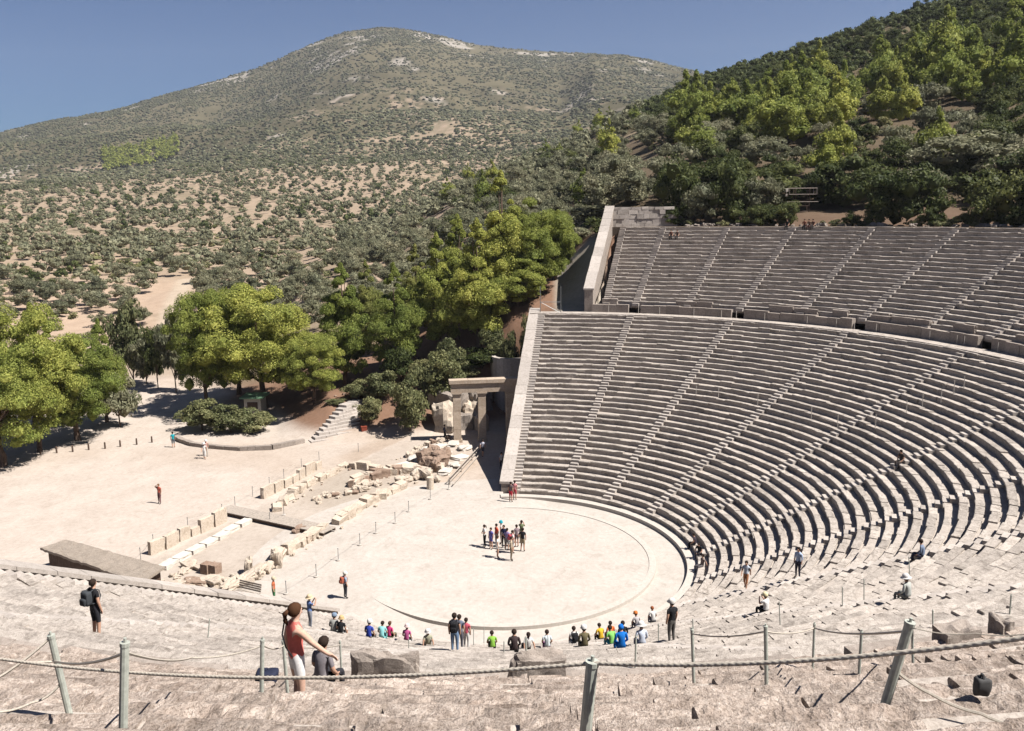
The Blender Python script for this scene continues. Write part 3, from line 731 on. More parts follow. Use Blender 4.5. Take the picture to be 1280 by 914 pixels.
# parapet wall between walkway and upper tier
pw = tag(empty('parapet_wall', pol(38.5, AXIS, 12.56)), 'weathered upright slab wall between the walkway and the higher seats', 'wall')
ends = [UW_AZ+.2]+LST[1:]+[2*AXIS-UW_AZ]
ends = [UW_AZ+.2]+LST+[2*AXIS-UW_AZ]
for i in range(len(ends)-1):
    g0, g1 = (1.0 if i else 0), 1.0
    o = arc_wall('wall_section', 38.3, 38.82, ends[i+1]+g1, ends[i]-g0, 12.4, lambda f: 13.42+random.gauss(0, .03), MAT['wall'], pw, 1.25, .025)
    o.matrix_parent_inverse = Matrix.Translation(-pw.location)
# the backed benches that run above the parapet: pieces are missing
def backrest(a0, a1, z0, z1, r0=38.86, th=.34, mat='wall', rough=.02):
    V, F = rock_box((1, 1, 1), 10, rough, int(a0*31) % 97, .06)
    mm = pol(r0+th/2, (a0+a1)/2, (z0+z1)/2); Rm = Matrix.Rotation(R_((a0+a1)/2), 3, 'Z')
    L = (a1-a0)*R_(1)*r0
    W_ = [(Rm @ Vector((p[0]*th, p[1]*L, p[2]*(z1-z0))))+mm for p in V]
    o = link('bench_back', mesh_np('bench_back', np.array([p[:] for p in W_]), F), [MAT[mat]], pw); o.matrix_parent_inverse = Matrix.Translation(-pw.location)
def rock_box(size, sub=4, rough=.05, seed=0, rnd=.25):
    n = sub; idx = {}; V = []; F = []
    def vid(p):
        k = tuple(np.round(p, 5))
        if k not in idx: idx[k] = len(V); V.append(p)
        return idx[k]
    g = np.linspace(-.5, .5, n+1)
    for ax in range(3):
        for s in (-.5, .5):
            for i in range(n):
                for j in range(n):
                    q = []
                    for a, b in ((i, j), (i+1, j), (i+1, j+1), (i, j+1)):
                        p = [0, 0, 0]; p[ax] = s; p[(ax+1) % 3] = g[a]; p[(ax+2) % 3] = g[b]; q.append(vid(p))
                    F.append(tuple(q) if s > 0 else tuple(q[::-1]))
    V = np.array(V); ln = np.linalg.norm(V, axis=1, keepdims=True)
    sph = V/ln*.56; V = V*(1-rnd)+sph*rnd
    sc_ = np.array(size); P = V*3+seed*3.7
    V = V+V/np.maximum(ln, .2)*(vnoise(P, .8, seed)*rough*2.2+vnoise(P, 2.1, seed+1)*rough)[:, None]
    return V*sc_, F
a = 164.5
while a > 98:
    l = random.uniform(1.2, 2.6)
    if min(abs(a-math.degrees(l/2/39)-s) for s in LST) > 2.2 and random.random() < .72:
        backrest(a-math.degrees(l/39), a-.05, 13.2, 13.95+random.uniform(-.06, .18), rough=.03)
    a -= math.degrees(l/39)+.05
def azof(u, v, z): p = at(u, v, z); return math.degrees(math.atan2(p.y, p.x))
for u0, u1, v in ((445, 522, 817), (642, 706, 817), (882, 958, 834), (1168, 1218, 784), (1240, 1258, 772)):
    z1 = 14.3
    for it in range(30):
        p = at((u0+u1)/2, v, z1); z1 -= (math.hypot(p.x, p.y)-39.0)*.4
    backrest(azof(u0, v, z1), azof(u1, v, z1), 13.0, z1, th=.42, mat='wall', rough=.075)
for a in (-14, 23):
    backrest(a, a+2, 13.1, 13.75, mat='near', rough=.07)
# ------------------------------------------------------------------ where a line of sight meets the seats
def surf(r, az):
    if r < 12.9: return 0.0
    if r < 36.62: return lrow(0)[1]+(r-12.95)*.365/.71
    if r < 38.3: return 12.56
    if r < 54.1: return urow(0)[1]+(r-39.05)*.3825/.70
    return 21.42
def hit(u, v, t0=3.0):
    d = ray(u, v); t = t0
    while t < 150:
        p = CAM+d*t; r = math.hypot(p[0], p[1]); az = math.degrees(math.atan2(p[1], p[0]))
        if p[2] <= surf(r, az): return Vector((p[0], p[1], surf(r, az)))
        t += .04
    return at(u, v, 0)
def along(u, v, P):                   # the point on the sight line (u, v) as far away (in plan) as P
    q = ray(u, v); k = math.hypot(P.x-CX, P.y-CY)/math.hypot(q[0], q[1]); return Vector(CAM+q*k)
def local(o, root):
    o.matrix_parent_inverse = Matrix.Translation(-Vector(root.location)); return o
TILTZ = lambda a: Matrix.Rotation(a, 3, 'Z')
# ------------------------------------------------------------------ gateway
gl, gm, gr_ = at(572, 552.5), at(603, 551), at(637.5, 549.5); gd = (gr_-gl).normalized()
ga = math.atan2(gd.y, gd.x); GR = TILTZ(ga)
gtop = zat(572, 491, 85.5); gcor = zat(572, 475, 85.5)
gate = tag(empty('gateway', gm), 'tall ancient stone double gateway with three pillars and a heavy lintel', 'gateway')
for p in (gl, gm, gr_):
    mb = MB(); mb.box(p+Vector((0, 0, .14)), (.98, .86, .3), GR, jit=.01)
    z = .29; 
    while z < gtop-.42:
        hh = min(random.uniform(.8, 1.3), gtop-.42-z); mb.box(p+Vector((0, 0, z+hh/2)), (.78, .66, hh-.012), GR, jit=.012); z += hh
    mb.box(p+Vector((0, 0, gtop-.34)), (.80, .70, .14), GR); mb.box(p+Vector((0, 0, gtop-.20)), (.92, .80, .13), GR); mb.box(p+Vector((0, 0, gtop-.066)), (1.04, .9, .13), GR)
    local(mb.build('pillar', MAT['gate'], gate), gate)
c = (gl+gr_)/2+gd*.35; L = (gr_-gl).length+1.9
def beam(name, z0, z1, dep, extra, cuts):
    mb = MB(); s = -(L+extra)/2
    for k in range(cuts):
        l = (L+extra)/cuts; mb.box(c+gd*(s+l/2)+Vector((0, 0, (z0+z1)/2)), (l-.015, dep, z1-z0), GR, jit=.012); s += l
    local(mb.build(name, MAT['gate'], gate), gate)
hh = gcor-gtop
beam('architrave', gtop+.003, gtop+.36*hh, .74, 0, 2); beam('frieze', gtop+.365*hh, gtop+.72*hh, .70, -.06, 3); beam('cornice', gtop+.725*hh, gcor, 1.1, .34, 4)
# retaining wall of the ramp behind the gateway
rw = tag(empty('ramp_wall', (-38.6, -1.6, 0)), 'plain grey plastered wall closing the passage behind the gateway', 'wall')
mb = MB(); pts = []
for k in range(9):
    a = R_(-90+k*11); pts.append(Vector((-41+2.2*math.cos(a), 0.4+2.2*math.sin(a), 0)))
pts = [Vector((-47, -2.6, 0))]+pts+[Vector((-39.0, 2.4, 0))]
zt_w = zat(632, 447, 95)
for i in range(len(pts)-1):
    q = pts[i+1]-pts[i]; nn = Vector((q.y, -q.x, 0)).normalized()*.45
    V_ = []
    for p in (pts[i], pts[i+1]):
        for o_ in (Vector(), -nn):
            for z in (-.3, zt_w-(0 if o_.length else .02)): V_.append(tuple(p+o_+Vector((0, 0, z))))
    mb.add(V_, [(0, 4, 5, 1), (2, 3, 7, 6), (1, 5, 7, 3)])
local(mb.build('wall_body', MAT['coping'], rw), rw)
# ------------------------------------------------------------------ rocks and blocks (shared shapes)
ROCK = []
for k in range(8):
    V_, F_ = rock_box((1, 1, 1), 6, .10, k*3+1, .42 if k % 2 else .28); ROCK.append(mesh_np('stone', V_, F_, smooth=False))
for k in range(3): ROCK[k].polygons.foreach_set('use_smooth', np.zeros(len(ROCK[k].polygons), bool))
BLOCK = [mesh_np('block', *rock_box((1, 1, 1), 5, .022, k*5+2, .05)) for k in range(4)]
_rm = {}
def rock(name, p, size, mat, rz=0, tilt=(0, 0), block=False, seed=0, label='', cat='stone', group=None):
    src = (BLOCK if block else ROCK)[seed % (4 if block else 8)]
    key = (src.name, mat)
    if key not in _rm:
        m2 = src.copy(); m2.materials.append(MAT[mat]); _rm[key] = m2
    o = bpy.data.objects.new(name, _rm[key]); COL.objects.link(o)
    o.location = Vector(p)+Vector((0, 0, size[2]*.5-.04)); o.scale = size; o.rotation_euler = (tilt[0], tilt[1], rz)
    return tag(o, label, cat, group)
SK = R_(156.5); se = Vector((math.cos(SK), math.sin(SK), 0)); sn = Vector((se.y, -se.x, 0))
if sn.y > 0: sn = -sn
# upright slabs of the back wall
ups = [((187, 694), (205, 687), .95), ((206.5, 687), (222, 679), .98), ((224, 677), (237, 672), .95), ((238.5, 671), (249, 667), .62), ((250, 667), (266, 660), 1.05), ((267.5, 659), (282, 652), 1.15),
       ((328, 624), (341, 617.5), .98), ((342.5, 617), (353, 611), .88), ((354.5, 610.5), (364, 605), .72), ((365, 605), (372, 601), .68), ((373, 600.5), (380, 596), .92), ((381, 595.5), (393, 589.5), 1.05), ((394, 588), (401, 585), .7)]
for i, (a, b_, h) in enumerate(ups):
    A, B = at(*a), at(*b_); q = B-A
    rock('upright_slab', (A+B)/2, (q.length*1.0, .34, h+.04), 'ruin', math.atan2(q.y, q.x), (random.gauss(0, .02), random.gauss(0, .015)), True, i,
         'squared pale stone slab standing upright in the row beside the gravel square', 'stone slab', 'upright slabs along the back of the ruined stage')
# low pale sill blocks
A, B = at(203, 713), at(312, 651); n_ = 7
for i in range(n_):
    f0, f1 = i/n_, (i+1)/n_; a, b_ = A.lerp(B, f0), A.lerp(B, f1-.012); q = b_-a
    rock('sill_block', (a+b_)/2+Vector((random.gauss(0, .05), random.gauss(0, .05), 0)), (q.length, .72, .34), 'marble', math.atan2(q.y, q.x)+random.gauss(0, .015), (0, 0), True, i+1,
         'long low whitish sill block laid in line inside the ruined stage', 'stone block', 'white sill blocks of the ruined stage')
# footbridge
fb = tag(empty('footbridge', at(340, 648)), 'plain flat grey plank footbridge crossing the stage ruins', 'footbridge')
A, B = at(280, 635, .32), at(412, 663, .32); q = B-A; mb = MB(); nb = 34
an = math.atan2(q.y, q.x)
for i in range(nb):
    mb.box(A.lerp(B, (i+.5)/nb), (q.length/nb-.02, 1.45, .06), TILTZ(an), jit=.006)
local(mb.build('deck', MAT['wood'], fb), fb)
mb = MB()
for s in (-.6, .6): mb.box((A+B)/2+Vector((-math.sin(an)*s, math.cos(an)*s, -.12)), (q.length, .12, .17), TILTZ(an))
local(mb.build('joist', MAT['dkwood'], fb), fb)
# boulders: front foundation, inner wall, rubble
LB_STONE = ('rough pale boulder lying in the rubble of the ruined stage', 'boulder', 'boulders of the ruined stage')
def line_rocks(pts, n, s0, s1, mat, hk=.7, jit=.25, lab=LB_STONE, block=False, name='ruin_boulder'):
    P = [at(*p) for p in pts]; ls = [0]
    for a, b_ in zip(P, P[1:]): ls.append(ls[-1]+(b_-a).length)
    for i in range(n):
        s = (i+.5+random.uniform(-.25, .25))/n*ls[-1]; k = max(j for j in range(len(P)-1) if ls[j] <= s)
        p = P[k].lerp(P[k+1], (s-ls[k])/(ls[k+1]-ls[k])); q = P[k+1]-P[k]; z = random.uniform(s0, s1)
        rock(name, p+Vector((random.uniform(-jit, jit), random.uniform(-jit, jit), 0)), (z*random.uniform(1, 1.5), z*random.uniform(.7, 1), z*hk*random.uniform(.8, 1.2)), mat if random.random() > .09 else ('redstone' if mat == 'ruin' else 'ruin'), math.atan2(q.y, q.x)+random.gauss(0, .25), (random.gauss(0, .12), random.gauss(0, .12)), block, random.randrange(8), *lab)
line_rocks([(342, 702), (362, 690), (385, 676), (408, 661)], 9, .7, .95, 'ruin', .75, .05, block=True)
line_rocks([(421, 655), (438, 646)], 3, .8, .9, 'ruin', .8, .05, block=True)
line_rocks([(440, 643), (458, 632), (480, 620), (505, 610)], 9, .75, 1.0, 'ruin', .7, .08, block=True)
line_rocks([(342, 640), (375, 612), (400, 600), (430, 585)], 18, .5, .9, 'ruin', .75, .12, block=True)
line_rocks([(392, 628), (420, 618), (452, 612), (478, 606)], 16, .3, .65, 'ruin', .7, .7)
LSM = ('small broken pale stone scattered in the rubble of the ruined stage', 'stone', 'small rubble of the ruined stage')
for pts_, n__ in (([(395, 630), (430, 615), (480, 602)], 26), ([(440, 605), (500, 592), (548, 592)], 26), ([(345, 636), (400, 598), (440, 582)], 20), ([(345, 700), (420, 655)], 14), ([(440, 640), (510, 606)], 14), ([(205, 735), (250, 715), (300, 738)], 22), ([(500, 575), (565, 548)], 14)):
    line_rocks(pts_, n__, .14, .34, 'ruin', .75, .9, LSM, False, 'rubble_stone')
line_rocks([(440, 607), (470, 596), (505, 590), (545, 590)], 38, .45, 1.0, 'ruin', .75, .6, block=True)
line_rocks([(432, 583), (470, 588), (512, 588)], 15, .5, .9, 'ruin', .7, .15, block=True)
line_rocks([(500, 606), (528, 596), (545, 604)], 8, .5, .95, 'ruin', .9, .3)
line_rocks([(505, 572), (535, 556), (560, 548)], 8, .45, .8, 'ruin', .6, .3)
line_rocks([(300, 735), (330, 716), (343, 708)], 3, .9, 1.3, 'ruin', .6, .1)
line_rocks([(200, 738), (235, 732), (262, 728), (290, 742)], 16, .5, 1.1, 'ruin', .45, .5)
line_rocks([(215, 722), (240, 706), (250, 715)], 6, .4, .9, 'ruin', .4, .4)
line_rocks([(372, 668), (385, 660)], 3, .4, .6, 'redstone', .8, .3)
rock('standing_boulder', at(346, 709), (.75, .6, 1.15), 'ruin', .3, (.05, 0), False, 3, 'tall rounded boulder on end at the end of the stage foundation', 'boulder')
rock('leaning_stone', at(312, 716), (.7, .5, 1.05), 'ruin', .3, (.0, .25), False, 5, 'round topped leaning stone between the long slabs near the bench', 'stone')
for i, u in enumerate((259, 269)):
    rock('cube_block', at(u, 716+i), (.62, .6, .72), 'redstone', SK, (0, 0), True, i, 'brownish squared block, one of a pair standing near the shed', 'stone block', 'pair of brown cube blocks near the shed')
for i, (a, b_) in enumerate((((278, 744), (304, 729)), ((304, 731), (330, 714)))):
    A, B = at(*a), at(*b_); q = B-A
    rock('long_block', (A+B)/2, (q.length, .9, .55), 'ruin', math.atan2(q.y, q.x), (0, 0), False, 2+i, 'long yellowish foundation slab lying between the shed and the bench', 'stone block', 'long slabs between shed and bench')
# white platform with the big brown boulders in front of the gateway
for i, (u, v, s) in enumerate(((505, 583, 1.3), (520, 574, 1.4), (536, 565, 1.5), (550, 559, 1.3), (566, 557, 1.3), (580, 562, 1.2), (576, 573, 1.5), (566, 583, 1.4), (556, 592, 1.3), (533, 590, 1.2), (546, 583, 1.5), (556, 572, 1.4))):
    rock('paving_slab', at(u, v), (s*1.15, s*.85, .26+.09*(i % 3)), 'marble', SK+random.gauss(0, .3), (random.gauss(0, .05), random.gauss(0, .05)), i % 3 == 0, i, 'bright whitish broken slab of the platform in front of the gateway', 'stone slab', 'white slabs before the gateway')
for i, (u, v, s) in enumerate(((531, 578, 1.35), (541, 574, 1.25), (533, 587, 1.2), (545, 589, 1.1), (552, 584, 1.2), (556, 574, 1.1), (549, 579, 1.2))):
    rock('brown_boulder', at(u, v), (s, s*.8, s*.75+.3), 'redstone', random.uniform(0, 3), (random.gauss(0, .2), random.gauss(0, .2)), False, i, 'large brown boulder piled on the white platform before the gateway', 'boulder', 'brown boulders on the white platform')
# short drum stub
mb = MB(); p = at(538, 611); mb.tube([p+Vector((0, 0, -.05)), p+Vector((0, 0, .55)), p+Vector((.02, 0, 1.05))], [.33, .31, .30], 14)
tag(mb.build('column_stub', MAT['ruin']), 'short fluted column stub standing upright by the rope fence', 'column')
# rock face beside the gateway
for i, (u, v, d, s) in enumerate(((550, 528, 90, 2.6), (560, 512, 93, 3.2), (585, 520, 92, 2.4), (592, 505, 94, 2.8), (598, 530, 90, 1.5), (575, 530, 90.5, 2.0), (545, 508, 94, 2.4), (604, 500, 96, 2.8))):
    x, y = xyd(u, d); rock('rock_outcrop', (x, y, zat(u, v, d)-s*.7), (s, s*.9, s*1.35), 'wall' if i % 2 else 'ruin', i*1.3, (0, 0), False, i*3+1, 'broken pale rock face cropping out of the bank beside the gateway', 'rock', 'rocks of the bank beside the gateway')
# wooden rail by the gateway
rl = tag(empty('wooden_rail', at(585, 585)), 'low grey wooden rail running up to the middle gateway pillar', 'railing')
A, B = at(562, 606), at(602, 562); mb = MB()
for z in (.25, .62): mb.tube([A+Vector((0, 0, z)), B+Vector((0, 0, z))], .055, 6)
mb.tube([A+Vector((.7, .35, .25)), B+Vector((.6, .3, .25))], .055, 6)
local(mb.build('rail', MAT['wood'], rl), rl)
for f in (0, .33, .66, 1):
    p = A.lerp(B, f); mb = MB(); mb.box(p+Vector((0, 0, .32)), (.12, .12, .7)); local(mb.build('post', MAT['wood'], rl), rl)
# thatched shed
hut = tag(empty('thatched_shed', at(120, 720)), 'long low shed with a sloping weathered thatch roof and brown sides', 'shed')
FLc, FRc, BL, BR = at(50, 685, 1.45), at(178, 728, 1.45), at(83, 674.5, 1.75), at(206, 708, 1.75)
mb = MB(); n_ = 40; m_ = 12; Vr = []; Fr = []
for i in range(n_+1):
    for j in range(m_+1):
        p = FLc.lerp(FRc, i/n_).lerp(BL.lerp(BR, i/n_), j/m_); q = np.array([[p.x, p.y, 0.]])
        p.z += float(vnoise(q, 2.2, 3)[0])*.045+float(vnoise(q, 7, 4)[0])*.03
        if j == 0: p += Vector((0, 0, random.uniform(-.06, .02)))
        Vr.append(tuple(p))
for i in range(n_):
    for j in range(m_): a = i*(m_+1)+j; Fr.append((a, a+m_+1, a+m_+2, a+1))
k0 = len(Vr); Vr += [(x, y, z-.17) for x, y, z in Vr]
for i in range(n_):
    for j in range(m_): a = k0+i*(m_+1)+j; Fr.append((a, a+1, a+m_+2, a+m_+1))
for i in range(n_):
    a = i*(m_+1); Fr.append((a, k0+a, k0+a+m_+1, a+m_+1)); a += m_; Fr.append((a, a+m_+1, k0+a+m_+1, k0+a))
for j in range(m_):
    Fr.append((j, j+1, k0+j+1, k0+j)); a = n_*(m_+1)+j; Fr.append((a, k0+a, k0+a+1, a+1))
mb.add(Vr, Fr); local(mb.build('thatch_roof', MAT['thatch'], hut), hut)
ins = lambda a, b_, f: a.lerp(b_, f)
cs = [FLc.lerp(BR, .07), FRc.lerp(BL, .03), BR.lerp(FLc, .04), BL.lerp(FRc, .07)]
for i in range(4):
    a, b_ = cs[i].copy(), cs[(i+1) % 4].copy(); mb = MB(); q = b_-a; nb = max(3, int(Vector((q.x, q.y)).length/.22))
    for k in range(nb):
        p = a.lerp(b_, (k+.5)/nb); h = p.z-.14; mb.box((p.x, p.y, h/2-.1), (Vector((q.x, q.y)).length/nb-.012, .05, h+.2), TILTZ(math.atan2(q.y, q.x)))
    local(mb.build('plank_wall', MAT['dkwood'], hut), hut)
# slatted bench
bn = tag(empty('slatted_bench', at(309, 748)), 'grey wooden slatted bench standing at the end of the stage ruins', 'bench')
A, B = at(297, 746), at(322, 752); an = math.atan2((B-A).y, (B-A).x); c0 = (A+B)/2; nv = Vector((-math.sin(an), math.cos(an), 0))
mb = MB()
for k in range(4): mb.box(c0+nv*(k*.14-.3)+Vector((0, 0, .44)), (1.75, .11, .05), TILTZ(an))
local(mb.build('seat', MAT['wood'], bn), bn); mb = MB()
for k in range(4): mb.box(c0+nv*(.26+k*.03)+Vector((0, 0, .55+k*.13)), (1.75, .04, .10), TILTZ(an))
local(mb.build('backrest', MAT['wood'], bn), bn)
for s in (-.75, .75):
    mb = MB(); mb.box(c0+Vector((math.cos(an)*s, math.sin(an)*s, .2)), (.08, .62, .44), TILTZ(an)); local(mb.build('leg', MAT['wood'], bn), bn)
# curved kerb wall of the tree bed
mb = MB(); pts = [at(*p) for p in ((220, 549), (226, 553), (240, 558), (262, 561.5), (300, 564), (340, 562), (368, 556), (392, 551.5))]
fine_ = []
for a, b_ in zip(pts, pts[1:]):
    n_ = max(1, int((b_-a).length/.75))
    for i in range(n_): fine_.append(a.lerp(b_, i/n_))
for a, b_ in zip(fine_, fine_[1:]):
    q = b_-a; mb.box((a+b_)/2+Vector((0, 0, .16)), (q.length-.015, .5, .62+random.gauss(0, .02)), TILTZ(math.atan2(q.y, q.x)), jit=.02)
tag(mb.build('kerb_wall', MAT['wall']), 'low curved rubble wall edging the bed under the big pines', 'wall')
# stone steps up the bank
st = tag(empty('stone_steps', at(415, 550)), 'wide rough stone steps climbing the bank between the pines and the bushes', 'steps')
A0, B0 = at(387, 553), at(446, 544); A1, B1 = at(428, 507, 2.5), at(448, 500, 2.5)
for k in range(10):
    f = k/9; a, b_ = A0.lerp(A1, f), B0.lerp(B1, f); q = b_-a; mb = MB(); n_ = max(2, int(q.length/1.1)); z = .05+2.4*f
    for i in range(n_):
        p = a.lerp(b_, (i+.5)/n_); mb.box((p.x, p.y, z-.15), (q.length/n_-.02, 1.05, .52), TILTZ(math.atan2(q.y, q.x)+random.gauss(0, .03)), jit=.03)
    local(mb.build('step', MAT['coping'], st), st)
# bin by the steps, sign kiosk under the pines
mb = MB(); p = at(455, 543); mb.box(p+Vector((0, 0, .42)), (.6, .55, .85), TILTZ(.4), taper=-.08); mb.box(p+Vector((0, 0, .88)), (.68, .62, .08), TILTZ(.4))
MAT['red'] = plain('dull_red_paint', (.22, .05, .03), .6); tag(mb.build('litter_bin', MAT['red']), 'dark red bin at the foot of the stone steps by a bush', 'bin')
kp = at(308, 527, .3); ks = tag(empty('kiosk', kp), 'small pale kiosk with a flat green roof half hidden under the pines', 'kiosk')
MAT['cream'] = plain('cream_paint', (.55, .50, .42), .7); MAT['green'] = plain('green_roof', (.16, .28, .17), .6)
x, y = xyd(306, 101); g0 = gz(x, y); ks.location = (x, y, g0)
mb = MB(); mb.box((0, 0, 1.15), (2.2, 1.9, 2.3)); mb.build('booth', MAT['cream'], ks)
mb = MB(); mb.box((0, 0, 2.42), (3.0, 2.7, .16)); mb.build('roof', MAT['green'], ks)
mb = MB(); mb.box((1.11, 0, 1.5), (.03, 1.2, .8)); mb.build('window', MAT['dkwood'], ks)
# bollards
for u, v in ((51, 568.7), (71, 566.5), (91, 565), (111, 562.5), (131.5, 561), (150.5, 558.5), (171, 556), (190, 553.5)):
    p = at(u, v); mb = MB(); mb.tube([p, p+Vector((0, 0, .62)), p+Vector((0, 0, .70))], [.09, .085, .05], 8)
    tag(mb.build('bollard', MAT['dkwood']), 'short brown wooden bollard in the row across the gravel by the pines', 'bollard', 'bollards across the gravel square')
# ------------------------------------------------------------------ rope fences
def rope_line(a, b_, sag, r=.012, n=14):
    mb = MB(); pts = [a.lerp(b_, i/n)-Vector((0, 0, sag*4*(i/n)*(1-i/n))) for i in range(n+1)]; mb.tube(pts, r, 5); return mb
def thin_fence(label, pts, h, zf=None, dia=.022, base=True, rope=True, tall=None):
    P = [at(*q) if zf is None else at(*q, zf) for q in pts]
    for i, p in enumerate(P):
        o = empty('fence_post', p); tag(o, label, 'post', label)
        mb = MB(); mb.tube([(0, 0, -.05), (0, 0, h)], dia, 6); mb.tube([(0, 0, h-.02), (0, 0, h+.05)], dia*1.6, 6); mb.build('post_shaft', MAT['steel'], o)
        if base: mb = MB(); mb.tube([(0, 0, -.02), (0, 0, .09)], .16, 10); mb.build('post_foot', MAT['kerb'], o)
    if rope:
        mb = MB()
        for a, b_ in zip(P, P[1:]):
            r = rope_line(a+Vector((0, 0, h-.06)), b_+Vector((0, 0, h-.06)), .10, .011, 8); mb.add(r.v, r.f)
        tag(mb.build('fence_rope', MAT['rope']), 'thin rope strung along '+label.split(' ', 1)[1].replace('post', 'posts', 1), 'rope')
thin_fence('slim grey post with white foot along the stage front', [(358, 743), (395.5, 721.6), (423, 701), (450, 682), (470, 667), (494, 654.5), (511, 640), (538, 624.5), (561, 612)], .85)
thin_fence('slim grey post behind the upright slabs beside the square', [(176, 700), (192, 683), (235, 661), (278, 644), (294, 634), (316, 621), (337, 609), (355, 598.5), (377, 585), (399, 576), (448, 565), (514, 552)], .85, base=False)
thin_fence('slim grey post with white foot beside the footbridge', [(337.5, 654.5), (355, 644.5)], .85, rope=False)
def ring_posts(label, px, z, h=.75):
    for u, v in px:
        p = at(u, v, z); r = math.hypot(p.x, p.y); k = 38.05/r; p = Vector((p.x*k, p.y*k, z))
        o = tag(empty('walkway_post', p), label, 'post', 'posts along the walkway'); mb = MB(); mb.tube([(0, 0, -.05), (0, 0, h)], .03, 6); mb.build('post_shaft', MAT['kerb'], o)
ring_posts('thin pale post standing on the walkway below the slab wall', [(763.5, 389), (802, 390), (829, 391), (870, 394), (905, 396), (921, 398), (955, 401), (1018, 404), (1048, 409), (1068, 412), (1099, 415), (1163, 425), (1207, 430), (1226, 431), (1257, 440)], 12.56)
for u, v in ((1014, 521), (1047, 531), (1093, 551), (1129, 569), (1147, 583), (1182, 613), (1193, 622), (947, 505), (898, 496), (870, 494), (1165, 640)):
    p = hit(u, v, 62); o = tag(empty('stair_post', p), 'thin pale post among the sunlit lower seat rows', 'post', 'posts among the seat rows'); mb = MB(); mb.tube([(0, 0, -.2), (0, 0, .85)], .028, 6); mb.build('post_shaft', MAT['kerb'], o)
# near posts on the upper tier and in the stairs below
def post(bpx, tpx, dia, label, group=None, t0=3.0, P=None):
    B = P or hit(*bpx, t0); T = along(*tpx, B)
    o = tag(empty('rope_post', B), label, 'post', group); mb = MB(); q = T-B; u_ = q.normalized()
    mb.tube([-u_*.25, q*.5, q], dia/2, 10); local(mb.build('post_shaft', MAT['post'], o), Vector0)
    mb = MB(); mb.tube([q-u_*.01, q+u_*.018], dia*.56, 10); mb.tube([q+u_*.0, q+u_*.05], .012, 6); local(mb.build('post_cap', MAT['post'], o), Vector0)
    return T
class _Z: location = (0, 0, 0)
Vector0 = _Z()
G_ = 'green grey posts of the rope railing on the upper rows'
MAINB = hit(731, 925)
TMAIN = post((731, 925), (740, 830), .072, 'thick grey rope post in the very front, its foot cut off by the frame', P=MAINB)
PT = {}
for key, bpx, tpx, lab in (
  ('l1', (84, 881), (64, 796), 'leaning grey rope post at far left with a white rope tied to it'),
  ('l2', (154, 907), (156, 806), 'upright grey rope post standing below the man in black'),
  ('l3', (327, 866), (328, 801), 'grey rope post just left of the navy bag'),
  ('l4', (359, 860), (354, 802), 'slightly leaning grey rope post at the elbow of the woman in pink'),
  ('l5', (427, 843), (425, 803), 'short grey rope post right of the seated person with black hair'),
  ('m1', (659, 841), (657, 798), 'slim grey rope post in front of the flat topped bench back'),
  ('m2', (794, 836), (795, 796), 'slim grey rope post beside the person in the blue jacket'),
  ('r1', (867, 846), (865, 788), 'grey rope post below the standing man in black'),
  ('r2', (958, 853), (957, 784), 'grey rope post right of the sunken bench back, straight and upright'),
  ('r3', (1016, 833), (1018, 781), 'slim grey rope post between the straight post and the tilted post'),
  ('r4', (1074, 838), (1077, 791), 'short grey rope post with dark foot left of the strongly tilted post'),
  ('r5', (1106, 882), (1137, 780), 'strongly tilted thick grey post at right'),
  ('r6', (1141, 822), (1140, 780), 'thin dark post just behind the strongly tilted post'),
  ('r7', (1166, 786), (1166, 764), 'tiny thin post left of the long weathered bench back'),
  ('r8', (1262, 768), (1264, 745), 'thin post at the far right end of the bench backs')):
    dia = {'l1': .07, 'l2': .07, 'l3': .06, 'l4': .055, 'r1': .06, 'r2': .06, 'r5': .085}.get(key, .05)*.88
    PT[key] = post(bpx, tpx, dia, lab)
G2 = 'thin posts on the stairs of the lower rows'
for bpx, tpx in (((586, 803), (587, 790)), ((592, 806), (592, 787)), ((605, 805), (605, 785)), ((630, 815), (630, 803)), ((685, 808), (685, 795)), ((1053, 757), (1053, 735)), ((1080, 748), (1080, 725)), ((1137, 716), (1136, 697)), ((975, 778), (974, 753)), ((867, 801), (866, 775)), ((823, 800), (823, 781)), ((511, 810), (511, 800)), ((260, 797), (262, 775))):
    post(bpx, tpx, .04, 'thin grey post on the stairs of the sunlit lower rows nearest the viewer', G2, 14.0)
def ropes(label, pts, r, sag, n=16, name='rope'):
    mb = MB()
    for a, b_ in zip(pts, pts[1:]):
        q = rope_line(a, b_, sag, r, n); mb.add(q.v, q.f)
    return tag(mb.build(name, MAT['rope']), label, 'rope')
dn = Vector((0, 0, -.06))
ropes('thin rope linking the posts left of the woman in pink', [along(-40, 812, PT['l1']), PT['l1']+dn*4, PT['l2']+dn, along(240, 822, PT['l3']), PT['l3']+dn, PT['l4']+dn, PT['l5']+dn], .011, .05)
ropes('white rope slanting up to the leaning post at far left', [along(-30, 862, PT['l1']), PT['l1']], .013, .04)
ropes('slack rope low on the stones at far left', [along(-30, 888, PT['l1']), along(40, 878, PT['l1']), along(80, 848, PT['l1'])], .012, .05)
ropes('thin rope linking the slim posts at right', [PT['r1']+dn, PT['r2']+dn, PT['r3']+dn, PT['r5']+dn, PT['r6']+dn, along(1220, 792, PT['r6']), along(1310, 788, PT['r6'])], .011, .06)
ropes('dark rope trailing down from the tilted post over the stones', [along(1113, 832, PT['r5']), along(1165, 868, PT['r5']), along(1226, 892, PT['r5']), along(1300, 915, PT['r5'])], .013, .02)
